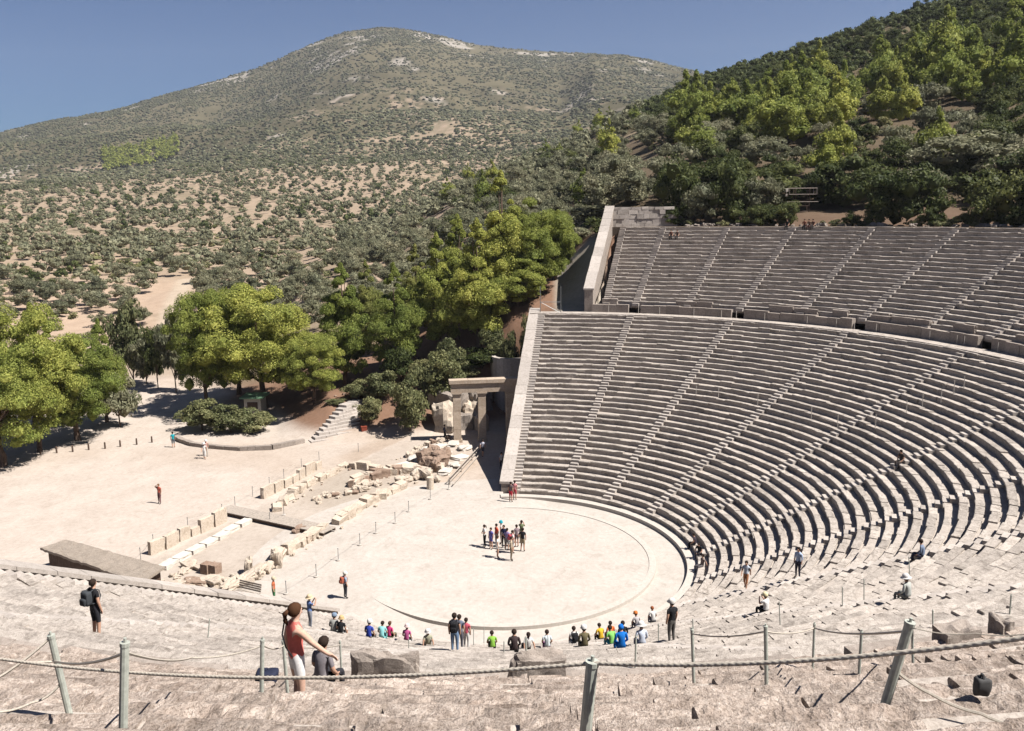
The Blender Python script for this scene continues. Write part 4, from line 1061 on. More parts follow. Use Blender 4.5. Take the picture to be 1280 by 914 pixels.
# the thick twisted rope in front
pl = Vector(CAM+ray(-120, 803)*7.2); pr_ = Vector(CAM+ray(1420, 776)*3.5); tm = TMAIN+Vector((0, 0, .005))
mb = MB()
for a, b_, sag in ((pl, tm, .0), (tm, pr_, .0)):
    ln = (b_-a).length; n_ = int(ln/.0055)
    S_ = {pl: .13}.get(a, .10) if False else (.19 if a is pl else .075)
    pts = [a.lerp(b_, i/n_)-Vector((0, 0, S_*4*(i/n_)*(1-i/n_))) for i in range(n_+1)]
    mb.tube(pts, .0115, 9, twist=lambda i, an: .17*math.cos(3*an-i*.9))
tag(mb.build('thick_rope', MAT['rope'], smooth=True), 'thick twisted beige rope strung across the very front of the view', 'rope')
# lighting frame above the seats, frame on the ramp
lr = tag(empty('lighting_frame', (0, 0, 0)), 'grey timber lighting frame with platform standing among trees above the top row', 'lighting frame')
x, y = xyd(999, 117.5); base = Vector((x, y, 21.6)); lr.location = base
tx = Vector((RT[0], RT[1], 0)).normalized(); ty = Vector((-tx.y, tx.x, 0)); an = math.atan2(tx.y, tx.x); zf = zat(999, 243, 117.5)-21.6
mb = MB()
for s in (-.9, .9):
    for q in (-.4, .4):
        mb.tube([tx*s+ty*q, tx*s+ty*q+Vector((0, 0, zf+.9))], .05, 6)
for k in range(1, 5):
    for q in (-.4, .4): mb.tube([tx*-.9+ty*q+Vector((0, 0, zf*k/5)), tx*.9+ty*q+Vector((0, 0, zf*k/5))], .035, 5)
mb.build('tower_frame', MAT['dkwood'], lr)
mb = MB(); mb.box(Vector((0, 0, zf)), (3.6, 1.2, .09), TILTZ(an)); mb.build('platform', MAT['wood'], lr)
mb = MB()
for q in (-.6, .6):
    mb.tube([tx*-1.8+ty*q+Vector((0, 0, zf+.75)), tx*1.8+ty*q+Vector((0, 0, zf+.75))], .04, 5)
    mb.tube([tx*-2.0+ty*q+Vector((0, 0, zf-.95)), tx*2.0+ty*q+Vector((0, 0, zf-.95))], .035, 5)
    for s in (-1.75, 1.75): mb.tube([tx*s+ty*q+Vector((0, 0, zf)), tx*s+ty*q+Vector((0, 0, zf+.75))], .035, 5)
mb.build('guard_rail', MAT['wood'], lr)
for s in (-1.85, -1.85):
    pass
mb = MB(); mb.box(tx*-1.9+Vector((0, 0, zf+.55)), (.3, .35, .4), TILTZ(an)); mb.box(tx*-1.9+Vector((0, 0, zf-.1)), (.3, .35, .3), TILTZ(an)); mb.build('lamp', MAT['cream'], lr)
rf = tag(empty('barrier_frame', (0, 0, 0)), 'light tubular metal barrier on the red earth at the top of the ramp', 'barrier')
d_ = 92.5; mb = MB(); q0 = Vector((*xyd(675, d_), 12.2)); q1 = Vector((*xyd(701, d_), 12.2))
for p in (q0, q1): mb.tube([p-Vector((0, 0, 1)), p+Vector((0, 0, 3.2))], .04, 5)
for z in (.25, 1.5): mb.tube([q0+Vector((0, 0, z)), q1+Vector((0, 0, z))], .03, 5)
mb.tube([q0+Vector((0, 0, 1.5)), q1+Vector((0, 0, .3))], .022, 5)
mb.build('tube_frame', MAT['steel'], rf)
# bags on the near rows
MAT['navy'] = plain('navy_cloth', (.018, .022, .045), .8); MAT['black'] = plain('black_cloth', (.014, .014, .016), .8)
MAT['greycloth'] = plain('grey_cloth', (.07, .068, .066), .8)
def bag(u, v, size, mat, label, rz=0):
    p = hit(u, v); V_, F_ = rock_box(size, 6, .05, int(u), .55)
    o = tag(empty('bag', p, rz), label, 'bag'); b_ = link('bag_body', mesh_np('bag_body', V_+np.array((0, 0, size[2]*.45)), F_, smooth=True), [MAT[mat]], o)
    mb = MB(); mb.tube([(-size[0]*.2, 0, size[2]*.88), (-size[0]*.12, 0, size[2]*1.08), (size[0]*.12, 0, size[2]*1.08), (size[0]*.2, 0, size[2]*.88)], .012, 6); mb.build('handle', MAT[mat], o)
bag(334, 852, (.26, .36, .20), 'navy', 'navy blue bag lying on the stones beside the woman in pink')
bag(1226, 868, (.10, .12, .17), 'greycloth', 'dark grey slumped backpack standing on the stones at right')

# ------------------------------------------------------------------ the visitors
def on_lower(u, k, off=.24):
    r, z = lrow(k); r += off; best = None
    for a in np.arange(-46, 75, .05):
        p = pol(r, a, z); q = proj(p)[0]
        if best is None or abs(q-u) < best[0]: best = (abs(q-u), p, a)
    return best[1], best[2]
def on_upper(u, k, off=.24, dz=0.0):
    r, z = urow(k); r += off; best = None
    for a in np.arange(-16, 24, .02):
        p = pol(r, a, z+dz); q = proj(p)[0]
        if best is None or abs(q-u) < best[0]: best = (abs(q-u), p, a)
    return best[1], best[2]
W = (.62, .60, .57); BLK = (.018, .018, .02); NAV = (.022, .028, .07); KH = (.30, .24, .16); JE = (.07, .10, .17); GR = (.22, .22, .23)
def S(u, v, rz, h, pose, label, **k): return person(at(u, v), R_(rz), h, pose, label, **k)
# group in the orchestra
S(606, 684, -70, 1.70, 'cross', 'person with long black hair, white top and black trousers left in the orchestra group', top=W, bot=BLK, sleeve=.5, tail=True)
S(614, 686.5, -40, 1.62, 'stand', 'person in a long violet blue top with bare legs in the orchestra group', top=(.12, .11, .34), bot=(.12, .11, .34), leg=.32, dress=True)
S(621, 683, -60, 1.72, 'stand', 'person in an orange red shirt at the back of the orchestra group', top=(.55, .09, .05), bot=(.35, .30, .25), sleeve=.7, leg=.5)
S(627, 680, -100, 1.74, 'stand', 'person in a teal hat at the back of the orchestra group', top=(.5, .42, .38), bot=(.25, .2, .18), hat='bucket', hatc=(.02, .30, .36))
S(622, 697.5, 100, 1.64, 'stand', 'person in white shirt and white shorts at the front of the orchestra group', top=W, bot=W, leg=.22, sleeve=.4, hair=(.05, .03, .02))
S(630, 685, -20, 1.73, 'stand', 'person in dark clothes in the middle of the orchestra group', top=NAV, bot=BLK, sleeve=1.8)
S(634, 688, 150, 1.66, 'hips', 'person in a lilac shirt in the middle of the orchestra group', top=(.26, .20, .36), bot=(.2, .18, .18), sleeve=.6, leg=.5)
o = S(640.5, 691.5, 120, 1.70, 'stand', 'person with a pink backpack turned away in the orchestra group', top=W, bot=W, leg=.45); pack_on(o, 'stand', 'pinkish red backpack worn in the orchestra group', (.42, .08, .10))
S(639, 701, 95, 1.76, 'stand', 'person in tan shirt and trousers nearest the viewer in the orchestra group', top=(.42, .34, .25), bot=(.22, .17, .12), leg=1.0, sleeve=1.5)
S(646, 684, 200, 1.70, 'stand', 'person in a grey mauve dress right of the orchestra group', top=(.25, .19, .20), bot=(.1, .08, .08), sleeve=1.0, leg=.25)
S(653.5, 689.5, 170, 1.76, 'hips', 'person in black T-shirt and khaki shorts at right of the orchestra group', top=BLK, bot=KH, leg=.45)
S(652, 679, 170, 1.74, 'photo', 'person in olive green lifting a camera at the far right of the orchestra group', top=(.16, .19, .10), bot=(.3, .27, .2), sleeve=1.0)
o = S(432, 748, 130, 1.74, 'stand', 'person alone on the pale floor in blue grey shirt and dark trousers', top=(.28, .33, .42), bot=(.05, .05, .06), sleeve=.8, hat='cap', hatc=(.6, .57, .5)); pack_on(o, 'stand', 'reddish backpack worn by the lone person on the pale floor', (.35, .10, .06))
S(343, 754, 100, 1.70, 'stand', 'person in orange top and green trousers beside the slatted bench', top=(.45, .13, .06), bot=(.05, .16, .07), sleeve=.6, hat='cap', hatc=(.5, .42, .3))
S(638.5, 627.5, 150, 1.75, 'stand', 'person in dark shirt and red shorts at the foot of the wing wall', top=(.14, .10, .10), bot=(.50, .04, .06), leg=.4)
S(643.5, 625, 160, 1.68, 'stand', 'person in pink beside the red shorts at the foot of the wing wall', top=(.58, .25, .25), bot=(.4, .05, .07), leg=.4)
S(603.5, 571, 160, 1.76, 'walk', 'person in white shirt and dark shorts at the end of the wooden rail', top=(.55, .55, .62), bot=(.06, .06, .08), leg=.42, sleeve=.7)
S(627, 588, 10, 1.74, 'walk', 'person in white shirt and dark trousers in the shade of the wing wall', top=W, bot=(.05, .05, .06))
S(556, 551, 100, 1.76, 'walk', 'person in dark clothes walking left of the gateway', top=(.07, .07, .10), bot=BLK, sleeve=1.6)
S(200, 629.5, -20, 1.72, 'shade', 'person in rust red shirt raising an arm alone on the gravel square', top=(.36, .09, .06), bot=(.16, .08, .08), sleeve=.5, hair=(.16, .08, .04))
S(256, 574.5, 10, 1.70, 'walk', 'person all in white crossing the gravel by the curved kerb', top=W, bot=W, leg=.7, hat='sunhat', hatc=W)
S(258.5, 571, 20, 1.74, 'walk', 'person with white hat behind the one in white near the curved kerb', top=(.5, .3, .25), bot=(.42, .38, .33), hat='bucket', hatc=W)
S(217, 560, 200, 1.72, 'stand', 'person in turquoise shirt at the edge of the big pine shade', top=(.02, .30, .34), bot=(.10, .12, .14), leg=.5)
# on the rows beyond the walkway, nearest side
def LS(u, k, rz, h, pose, label, off=.24, **kw):
    p, a = on_lower(u, k, off)
    if not pose.startswith('sit'): p.z -= .05
    return person(p, R_(180+a+rz), h, pose, label, **kw)
o = LS(122, 30, -10, 1.80, 'stand', 'person in black T-shirt standing on the rows at left with back turned', .3, top=BLK, bot=(.03, .03, .035), leg=.5, fingers=True); pack_on(o, 'stand', 'black and grey backpack worn by the person in black at left', (.05, .055, .06))
LS(388, 9, -30, 1.76, 'photo', 'person in blue shirt and wide straw hat taking a photo on the rows', .3, top=(.12, .18, .36), bot=(.22, .23, .26), hat='sunhat', hatc=(.58, .46, .30))
LS(417, 9, 20, 1.76, 'sit_knees', 'seated person in grey with blue grey cap beside the one in black', top=(.26, .26, .24), bot=(.3, .3, .28), hat='cap', hatc=(.18, .24, .32), sleeve=1.7)
LS(426, 9, 10, 1.70, 'sit', 'seated person in black with a straw hat', top=BLK, bot=W, leg=.5, hat='bucket', hatc=(.50, .36, .18))
LS(461, 8, 0, 1.78, 'sit', 'seated person in royal blue shirt with a white cap', top=(.035, .06, .32), bot=(.3, .28, .26), hat='cap', hatc=W)
LS(477, 6, 10, 1.70, 'sit_knees', 'seated person in pale turquoise with dark hair', top=(.25, .55, .55), bot=(.2, .5, .5))
LS(486, 4, -10, 1.70, 'sit', 'seated person in magenta between the turquoise and the pink', top=(.50, .04, .16), bot=(.1, .1, .06), hair=(.10, .05, .03))
LS(508, 5, 0, 1.70, 'sit', 'seated person in plum pink with a white pink hat', top=(.40, .09, .22), bot=W, hat='bucket', hatc=(.70, .52, .50))
LS(535, 7, 20, 1.68, 'sit_back', 'seated person in khaki green with a white hat leaning back', top=(.34, .33, .24), bot=(.2, .17, .12), hat='bucket', hatc=W)
o = LS(569, 15, 0, 1.80, 'stand', 'person standing in jeans with back turned at the middle of the rows', .3, top=(.05, .05, .06), bot=(.16, .24, .36), leg=.85, sleeve=.4); pack_on(o, 'stand', 'large black backpack worn by the standing person in jeans', BLK)
LS(575, 9, 0, 1.80, 'stand', 'person in grey half hidden behind the one with the black backpack', .3, top=(.13, .15, .20), bot=(.1, .1, .12))
LS(583, 7, -10, 1.66, 'stand', 'person in pink red top just right of the standing person in jeans', .3, top=(.50, .10, .14), bot=W)
LS(616, 8, 10, 1.66, 'sit_knees', 'seated person in lime green shirt', top=(.22, .42, .06), bot=BLK)
LS(643, 15, 0, 1.84, 'sit', 'seated person in dark brown with back turned and arms wide', top=(.05, .035, .035), bot=(.03, .03, .03), sleeve=1.5)
LS(660, 10, 15, 1.68, 'sit_back', 'seated person with black hair, white and black clothes', top=W, bot=BLK, tail=True)
LS(684, 10, 0, 1.66, 'sit', 'seated person in pale blue white shirt beside a plum coloured bag', top=(.60, .66, .68), bot=(.2, .08, .16))
o = LS(718, 7, 0, 1.74, 'sit', 'seated person in white with a black backpack on', top=W, bot=(.5, .5, .5)); pack_on(o, 'sit', 'black backpack worn by the seated person in white', BLK)
LS(731, 14, 0, 1.80, 'sit', 'seated person in olive brown jacket with a white cap', top=(.13, .11, .06), bot=(.1, .09, .06), sleeve=1.8, hat='cap', hatc=W)
LS(752, 6, 10, 1.66, 'sit_knees', 'seated person in yellow with dark hair', top=(.62, .38, .03), bot=BLK)
LS(764, 5, 0, 1.68, 'sit', 'seated person in bright orange', top=(.65, .15, .04), bot=(.3, .1, .1))
LS(766, 15, 15, 1.66, 'sit_knees', 'seated person in lime and teal beside the blue jacket', top=(.20, .48, .12), bot=(.05, .3, .4))
LS(777, 20, 0, 1.80, 'sit', 'seated person in vivid blue hooded jacket', top=(.01, .14, .48), bot=(.01, .14, .46), sleeve=1.9, hair=(.01, .13, .45))
LS(779, 9, -10, 1.72, 'sit', 'seated person in black above the blue jacket', top=BLK, bot=BLK, sleeve=1.8)
LS(803, 19, 0, 1.74, 'sit', 'seated person in white sun hat and pale blue shirt', top=(.50, .54, .62), bot=(.10, .14, .25), hat='sunhat', hatc=W, sleeve=1.8)
LS(839, 18, 15, 1.82, 'stand', 'person standing in black with grey trousers at right of the seated rows', .3, top=BLK, bot=(.13, .12, .11), hat='cap', hatc=(.6, .57, .52))
LS(797, 2, -10, 1.68, 'sit_knees', 'seated person with orange cap and grey shirt near the ring walk', top=(.38, .36, .36), bot=(.08, .08, .1), hat='cap', hatc=(.50, .16, .04))
LS(817, 2, -20, 1.72, 'sit_knees', 'seated person in white with reddish hair near the ring walk', top=W, bot=(.15, .15, .18), hair=(.25, .08, .03))
def H(u, v, rz, h, pose, label, t0=20.0, dz=0.0, **kw):
    p = hit(u, v, t0); r = math.hypot(p.x, p.y); a = math.degrees(math.atan2(p.y, p.x))
    k = max(0, min(LK-1, int(round((r-12.95-.2)/.71)))); rr, zz = lrow(k); 
    if r < 38: p = pol(rr+.24, a, zz+dz)
    else:
        k = max(0, min(UK-1, int(round((r-39.05-.2)/.70)))); rr, zz = urow(k); p = pol(rr+.24, a, zz+dz)
    return person(p, R_(180+a+rz), h, pose, label, **kw)
H(868, 700, 60, 1.72, 'sit_knees', 'seated person in dark clothes at the bottom row by the ring walk', top=BLK, bot=(.04, .04, .05))
H(864, 688, -30, 1.72, 'sit', 'second seated person in black slightly above at the bottom row', top=(.05, .04, .05), bot=BLK)
H(869, 716, 40, 1.66, 'sit_back', 'seated person in brown grey leaning back at the bottom row', top=(.22, .17, .15), bot=(.1, .09, .09))
H(930, 735, 100, 1.72, 'walk', 'person in white and blue walking up the stairs at right', top=(.46, .50, .56), bot=(.35, .16, .08), leg=.55)
H(997, 720, 80, 1.76, 'stand', 'person in light blue shirt and dark trousers standing on the rows at right', top=(.40, .48, .62), bot=(.04, .04, .06), sleeve=1.3)
H(950, 764, 0, 1.74, 'sit_photo', 'seated person in white shirt and pale cap alone on the near rows at right', top=(.68, .67, .65), bot=BLK, hat='cap', hatc=(.66, .58, .36))
H(1131, 746, 5, 1.74, 'sit', 'seated person in pale grey with a white sun hat high on the right', top=(.40, .41, .38), bot=(.25, .25, .22), sleeve=1.8, hat='sunhat', hatc=W)
H(1157, 694, 10, 1.74, 'sit', 'seated person in grey blue at the far right rows', top=(.18, .22, .30), bot=(.05, .05, .08), sleeve=1.7)
H(1123, 578, 30, 1.72, 'sit', 'seated person in dark brown beside a thin post among the far rows', top=(.05, .04, .035), bot=(.1, .08, .07))
# at the top of the seats
def TOP(u, d, rz, h, pose, label, **kw):
    x, y = xyd(u, d); r = math.hypot(x, y); a = math.degrees(math.atan2(y, x)); k = max(0, min(UK-1, int((r-39.05)/.70))); rr, zz = urow(k)
    return person(pol(rr+.3, a, zz), R_(180+a+rz), h, pose, label, **kw)
TOP(839, 104.5, 0, 1.74, 'sit', 'person in rust brown seated in the shade at the top corner', top=(.16, .07, .05), bot=BLK)
TOP(847, 104.5, 0, 1.70, 'sit', 'second person seated in the shade at the top corner, darker clothes', top=(.10, .06, .05), bot=(.06, .05, .05))
TOP(985.5, 103.5, 0, 1.74, 'sit', 'person in black seated alone at the head of a stairway near the top', top=BLK, bot=BLK)
TOP(1011, 103.8, 10, 1.74, 'sit', 'leftmost of three people seated in the shade under the trees, reddish top', top=(.22, .09, .06), bot=BLK)
TOP(1018, 103.8, 0, 1.70, 'sit', 'middle one of three people seated in the shade under the trees', top=(.16, .10, .07), bot=(.12, .06, .05))
TOP(1024, 103.8, -10, 1.72, 'sit', 'right hand one of three people seated in the shade under the trees, dark top', top=(.10, .05, .04), bot=(.05, .04, .04))
# near the viewer
p, a = on_upper(374, 8, .50, -.08)
wm = person(p, R_(180+a-52), 1.60, 'point', 'person in coral tank top and white shorts gesturing with one arm on the near rows', top=(.62, .16, .13), bot=(.72, .70, .68), sleeve=-1, leg=.24, hair=(.07, .032, .016), tail=True, fingers=True, skin=2)
mb = MB(); mb.tube([(-.10, .13, 1.43), (-.16, .07, 1.28), (-.15, -.02, 1.12), (-.10, -.13, 1.0)], .012, 6); mb.build('shoulder_strap', [cloth(BLK)], wm)
p, a = on_upper(401, 3, .24)
person(p, R_(180+a-25), 1.74, 'sit', 'seated person with black hair and grey shirt right beside the one in coral', top=(.20, .18, .19), bot=(.03, .03, .035), sleeve=.7, fingers=True)
# ------------------------------------------------------------------ trees and bushes
def leaves(puffs, n, leaf, seed, core=ICO1, spread=.7, droop=0.0, corek=.5):
    """puffs: (x, y, z, rx, rz). Many small leaf sprays round each puff, plus a rough dark heart"""
    g = np.random.default_rng(seed); P = np.array(puffs, float); m = len(P)
    k = np.repeat(np.arange(m), n); c = P[k, :3]; R = P[k][:, [3, 3, 4]]
    d = g.normal(size=(m*n, 3)); d /= np.linalg.norm(d, axis=1, keepdims=True)
    low = d[:, 2] < -.25; d[low, 2] *= -g.random(low.sum())
    d /= np.linalg.norm(d, axis=1, keepdims=True)
    pos = c+d*R*(.74+.36*g.random((m*n, 1))**1.0)
    nr_ = d+g.normal(size=d.shape)*spread; nr_ /= np.linalg.norm(nr_, axis=1, keepdims=True)
    t = np.cross(nr_, g.normal(size=d.shape)); t /= np.linalg.norm(t, axis=1, keepdims=True); b_ = np.cross(nr_, t)
    s = leaf*(.6+.8*g.random((m*n, 1)))
    t = t*s; b_ = b_*s*.55
    Vq = np.stack([pos-t-b_*.6, pos+t*.2-b_, pos+t+b_*.6, pos-t*.2+b_], 1).reshape(-1, 3)
    Fq = np.arange(m*n*4).reshape(-1, 4)
    F = Fq.tolist(); Vs = [Vq]; o = len(Vq)
    if core is not None:
        cv, cf = core
        for i in range(m):
            jig = 1+.22*g.normal(size=(len(cv), 1)).clip(-1.5, 1.2)
            Vs.append(P[i, :3]+cv*jig*P[i][[3, 3, 4]]*corek); F += [[q+o for q in f] for f in cf]; o += len(cv)
    return np.concatenate(Vs), F
def puffs_round(n, w, h, z0, r, seed, flat=.68, low=.25):
    g = np.random.default_rng(seed); out = []
    tries = 0
    while len(out) < n and tries < 6000:
        tries += 1
        d = g.normal(size=3); d /= np.linalg.norm(d); q = g.random()**.38
        p = d*q; 
        if p[2] < -.75: continue
        rad = r*(.65+.7*g.random())
        c = np.array([p[0]*w/2*(1-.25*max(0, -p[2])), p[1]*w/2*(1-.25*max(0, -p[2])), z0+h/2+p[2]*h/2])
        if any(np.linalg.norm((c-o[:3])/np.array([1, 1, .8])) < .55*(rad+o[3])*.8 for o in out): continue
        out.append(np.array([*c, rad, rad*flat]))
    return out
def puffs_cone(n, w, h, z0, r, seed, pw=.8):
    g = np.random.default_rng(seed); out = []
    for i in range(n):
        f = g.random()**1.25; rr = w/2*(1-f)**pw+.25; a = g.random()*6.283; q = (.35+.65*g.random()**.6)*rr
        rad = r*(.55+.6*g.random())*(1.05-.55*f); out.append(np.array([math.cos(a)*q, math.sin(a)*q, z0+f*h, rad, rad*.92]))
    out.append(np.array([0, 0, z0+h, r*.35, r*.8]))
    return out
def trunk_mb(h, r, puffs=None, lean=(0, 0), limbs=6, seed=0):
    g = random.Random(seed); mb = MB(); n = 6
    pts = [Vector((lean[0]*(i/n)**1.3+g.gauss(0, r*.25)*(i > 0), lean[1]*(i/n)**1.3+g.gauss(0, r*.25)*(i > 0), -.5+(h+.5)*i/n)) for i in range(n+1)]
    mb.tube(pts, [r*1.35]+[r*(1-.8*i/n) for i in range(1, n+1)], 8)
    if puffs is not None:
        for p in g.sample(list(puffs), min(limbs, len(puffs))):
            e = Vector(p[:3]); f = g.uniform(.35, .75); b_ = pts[min(n, int(f*n))]
            if e.z < b_.z+.3: e.z = b_.z+.3
            m_ = b_.lerp(e, .5)+Vector((0, 0, -.15*h*.1)); mb.tube([b_, m_, e], [r*.42, r*.28, r*.12], 6)
    return mb
def make_tree(name, puffs, n, leaf, mat, h, r, seed, lean=(0, 0), core=ICO1, spread=.7, corek=.5):
    root = empty(name, (0, 0, 0))
    v, f = leaves(puffs, n, leaf, seed, core, spread, corek=corek)
    a = trunk_mb(h*.8, r, puffs, lean, 8, seed).build('trunk', MAT['bark'], root)
    b_ = link('crown', mesh_np('crown', v, f), [MAT[mat]], root)
    KIDS[root] = [a, b_]; return root
# near trees: (label, image column of the foot, distance, foot row or None, top row, crown width in image px, kind, seed)
def place_tree(root, u, d, vtop, wpx, H, Wd, label, cat='tree', group=None, rz=None, zoff=0):
    x, y = xyd(u, d); z = gz(x, y)+zoff
    q = ray(u, 300); dep = d*math.hypot(1, 0)
    zt_ = zat(u, vtop, d); s = max(.25, (zt_-z)/H); wd = wpx/FOC*d/Wd
    root.location = (x, y, z); root.scale = (wd, wd, s); root.rotation_euler = (0, 0, random.uniform(0, 6.28) if rz is None else rz)
    tag(root, label, cat, group); return root
def T_round(seed, mat='pine', n=88, leafn=720, w=10, h=10.8, z0=.9, r=1.02, leaf=.080, flat=.95):
    return make_tree('pine_tree', puffs_round(n, w, h, z0, r, seed, flat), leafn, leaf, mat, 11, .32, seed, (random.uniform(-.5, .5), random.uniform(-.5, .5)))
def T_cone(seed, mat='pine', n=66, leafn=620, w=8, h=11.3, z0=.4, r=1.08, leaf=.080):
    pf = puffs_round(int(n*.7), w*.86, h*.70, z0, r*.86, seed, 1.05)+puffs_cone(int(n*.45), w*.62, h*.55, z0+h*.45, r*.80, seed+50, .9)
    return make_tree('pine_tree', pf, leafn, leaf, mat, 12, .26, seed)
RH, RW, CH, CW = 12.4, 11.6, 12.9, 9.0
def shadow_safe(*a): pass
for (k, u, d, vt, wp, seed, mat, lab) in (
 ('r', 20, 96, 378, 130, 11, 'pine', 'big light green pine at the left edge with a rounded layered crown'),
 ('r', 72, 99, 418, 120, 12, 'pine', 'broad light green pine second from the left edge beside the gravel square'),
 ('r', -30, 92, 420, 130, 13, 'pine', 'pine cut by the left frame edge, low boughs near the ground'),
 ('c', 112, 106, 393, 66, 14, 'pine', 'slim pointed pine behind the broad left hand pines'),
 ('c', 28, 108, 372, 90, 29, 'pine', 'tall yellowish pine rising behind the leftmost pines'),
 ('r', 243, 106, 356, 100, 15, 'pine', 'pine on the left of the big clump with low hanging boughs'),
 ('r', 318, 104, 354, 165, 16, 'pine', 'largest round headed pine in the middle of the big clump'),
 ('r', 382, 98, 412, 92, 17, 'pine', 'pine with bare leaning trunk on the right of the big clump'),
 ('r', 286, 112, 352, 110, 27, 'pine', 'yellow green pine at the back of the big clump'),
 ('c', 424, 102, 322, 96, 18, 'pine', 'loose pine right of the big clump above the stone steps'),
 ('c', 490, 101, 322, 88, 19, 'pine', 'bright conical pine above the bushes and steps'),
 ('c', 545, 103, 284, 92, 20, 'pine', 'bright feathery pine between the conical pine and the tall spire pine'),
 ('c', 518, 112, 300, 70, 28, 'pinedull', 'duller pine seen between the conical pine and the feathery pine'),
 ('c', 627, 104, 206, 112, 21, 'pine', 'tallest pine with a thin yellow spire behind the gateway'),
 ('r', 668, 106, 244, 118, 22, 'pine', 'dense bright green round pine at the top of the ramp'),
 ('c', 596, 101, 266, 104, 23, 'pine', 'spreading pine low on the red bank behind the gateway'),
 ('c', 648, 102, 300, 96, 24, 'pine', 'pine with drooping boughs right above the end of the lower seats'),
 ('c', 572, 114, 262, 80, 25, 'pine', 'pine standing behind the spreading pine on the bank'),
 ('r', 694, 110, 262, 64, 31, 'pine', 'smaller round pine at the right edge of the bright pine group'),
 ('c', 455, 118, 320, 60, 26, 'pinedull', 'thin dull pine behind the conical pine')):
    if k == 'r':
        t = T_round(seed, mat); place_tree(t, u, d, vt, wp, RH, RW, lab)
    else:
        t = T_cone(seed, mat); place_tree(t, u, d, vt, wp, CH, CW, lab)
# shrubs: dome of leaf sprays to the ground
def make_shrub(seed, mat, n=18, leafn=260, leaf=.065, name='shrub', w=2.0, h=1.8, r=.42):
    root = empty(name, (0, 0, 0)); pf = puffs_round(n, w, h, .1, r, seed, .8); v, f = leaves(pf, leafn, leaf, seed, ICO1, .8)
    a = trunk_mb(h*.7, .06, pf, (0, 0), 4, seed).build('trunk', MAT['bark'], root); b_ = link('crown', mesh_np('crown', v, f), [MAT[mat]], root)
    KIDS[root] = [a, b_]; return root
for i, (u, d, vt, wp, mat, lab) in enumerate((
 (505, 89.0, 477, 56, 'shrub', 'large round grey green bush beside the foot of the steps'),
 (455, 91.5, 500, 40, 'shrub', 'small olive green bush hanging over the stone steps'),
 (470, 96, 464, 52, 'shrub', 'bush on the bank above the steps'),
 (542, 94, 442, 66, 'shrub', 'broad brownish green bush on the bank left of the gateway'),
 (600, 98, 436, 62, 'oak', 'dark glossy bush directly above the gateway lintel'),
 (636, 96.5, 414, 26, 'shrub', 'small pale bush against the wing wall above the gateway'),
 (575, 97, 452, 50, 'shrub', 'dull bush just left of the dark glossy bush'),
 (522, 97, 452, 44, 'shrub', 'yellow green low pine bush on the bank'),
 (235, 97.0, 505, 60, 'shrub', 'left part of the loose bush row under the big pines'),
 (272, 95.0, 510, 62, 'shrub', 'middle of the loose bush row under the big pines'),
 (306, 94.5, 518, 50, 'shrub', 'right end of the loose bush row under the big pines'),
 (128, 103, 468, 52, 'olive', 'silvery bush beside the left pines at the gravel square'),
 (152, 130, 388, 52, 'shrub', 'round olive brown bush beyond the gravel square'),
 (182, 124, 412, 34, 'oak', 'narrow dark green bush at the end of the gravel path'),
 (205, 120, 405, 42, 'olive', 'grey green bush beside the narrow dark bush'),
 (168, 128, 425, 40, 'olive', 'grey bush between the round bush and the dark bush'),
 (425, 95, 520, 26, 'shrub', 'tiny bush at the left edge of the steps'),
 (440, 97, 478, 40, 'shrub', 'bush under the loose pine left of the steps top'),
 (495, 98, 440, 46, 'oak', 'dark low bush on the bank under the conical pine'),
 (560, 96.5, 432, 50, 'shrub', 'wide dusty bush on the red bank under the feathery pine'),
 (612, 98, 416, 44, 'shrub', 'dusty bush on the red bank right of the gateway top'),
 (408, 96, 505, 30, 'shrub', 'low bush on the bank left of the steps'),
 (658, 96, 398, 22, 'shrub', 'small bush at the top of the red bank by the wing wall'))):
    t = make_shrub(100+i, mat); place_tree(t, u, d, vt, wp, 1.9, 2.5, lab, 'bush')
bk = random.Random(9)
for k in range(46):
    u_ = bk.uniform(395, 655); d_ = bk.uniform(93, 112); q_ = ground(u_, d_); s_ = bk.uniform(.12, .4)
    if q_.z > .8: rock('bank_rock', q_, (s_*1.4, s_, s_*.8), 'redstone', bk.uniform(0, 3), (bk.gauss(0, .2), bk.gauss(0, .2)), False, k, 'small brownish rock lying on the red earth bank under the pines', 'rock', 'small rocks on the red bank')
# far templates (few faces, copied by the hundred)
def far_mesh(kind, seed):
    if kind == 'olive':
        pf = puffs_round(15, 5.2, 3.6, .9, .95, seed, .8); v, f = leaves(pf, 170, .13, seed, ICO1, .9, corek=.6)
    elif kind == 'oak':
        pf = puffs_round(17, 5.0, 4.3, .3, 1.0, seed, .85); v, f = leaves(pf, 170, .13, seed, ICO1, .8, corek=.62)
    elif kind == 'pine':
        pf = puffs_round(14, 4.2, 4.4, .8, 1.0, seed, .9)+puffs_cone(8, 3.0, 3.2, 3.2, .8, seed+1, .8); v, f = leaves(pf, 170, .13, seed, ICO1, .7, corek=.62)
    else:
        pf = puffs_round(8, 2.4, 1.5, .1, .5, seed, .8); v, f = leaves(pf, 50, .16, seed, ICO1, .9)
    me_ = mesh_np(kind+'_crown', v, f); return me_
FAR = {}
for kind, mat in (('olive', 'olive'), ('oak', 'oak'), ('pine', 'pine'), ('bush', 'shrub')):
    FAR[kind] = []
    for s in range(8):
        me_ = far_mesh(kind, 300+s*7); me_.materials.append(MAT[mat]); FAR[kind].append(me_)
NAMES = {'olive': ('olive_tree', 'olive tree'), 'oak': ('evergreen_oak', 'tree'), 'pine': ('pine_tree', 'pine tree'), 'bush': ('scrub_bush', 'bush')}
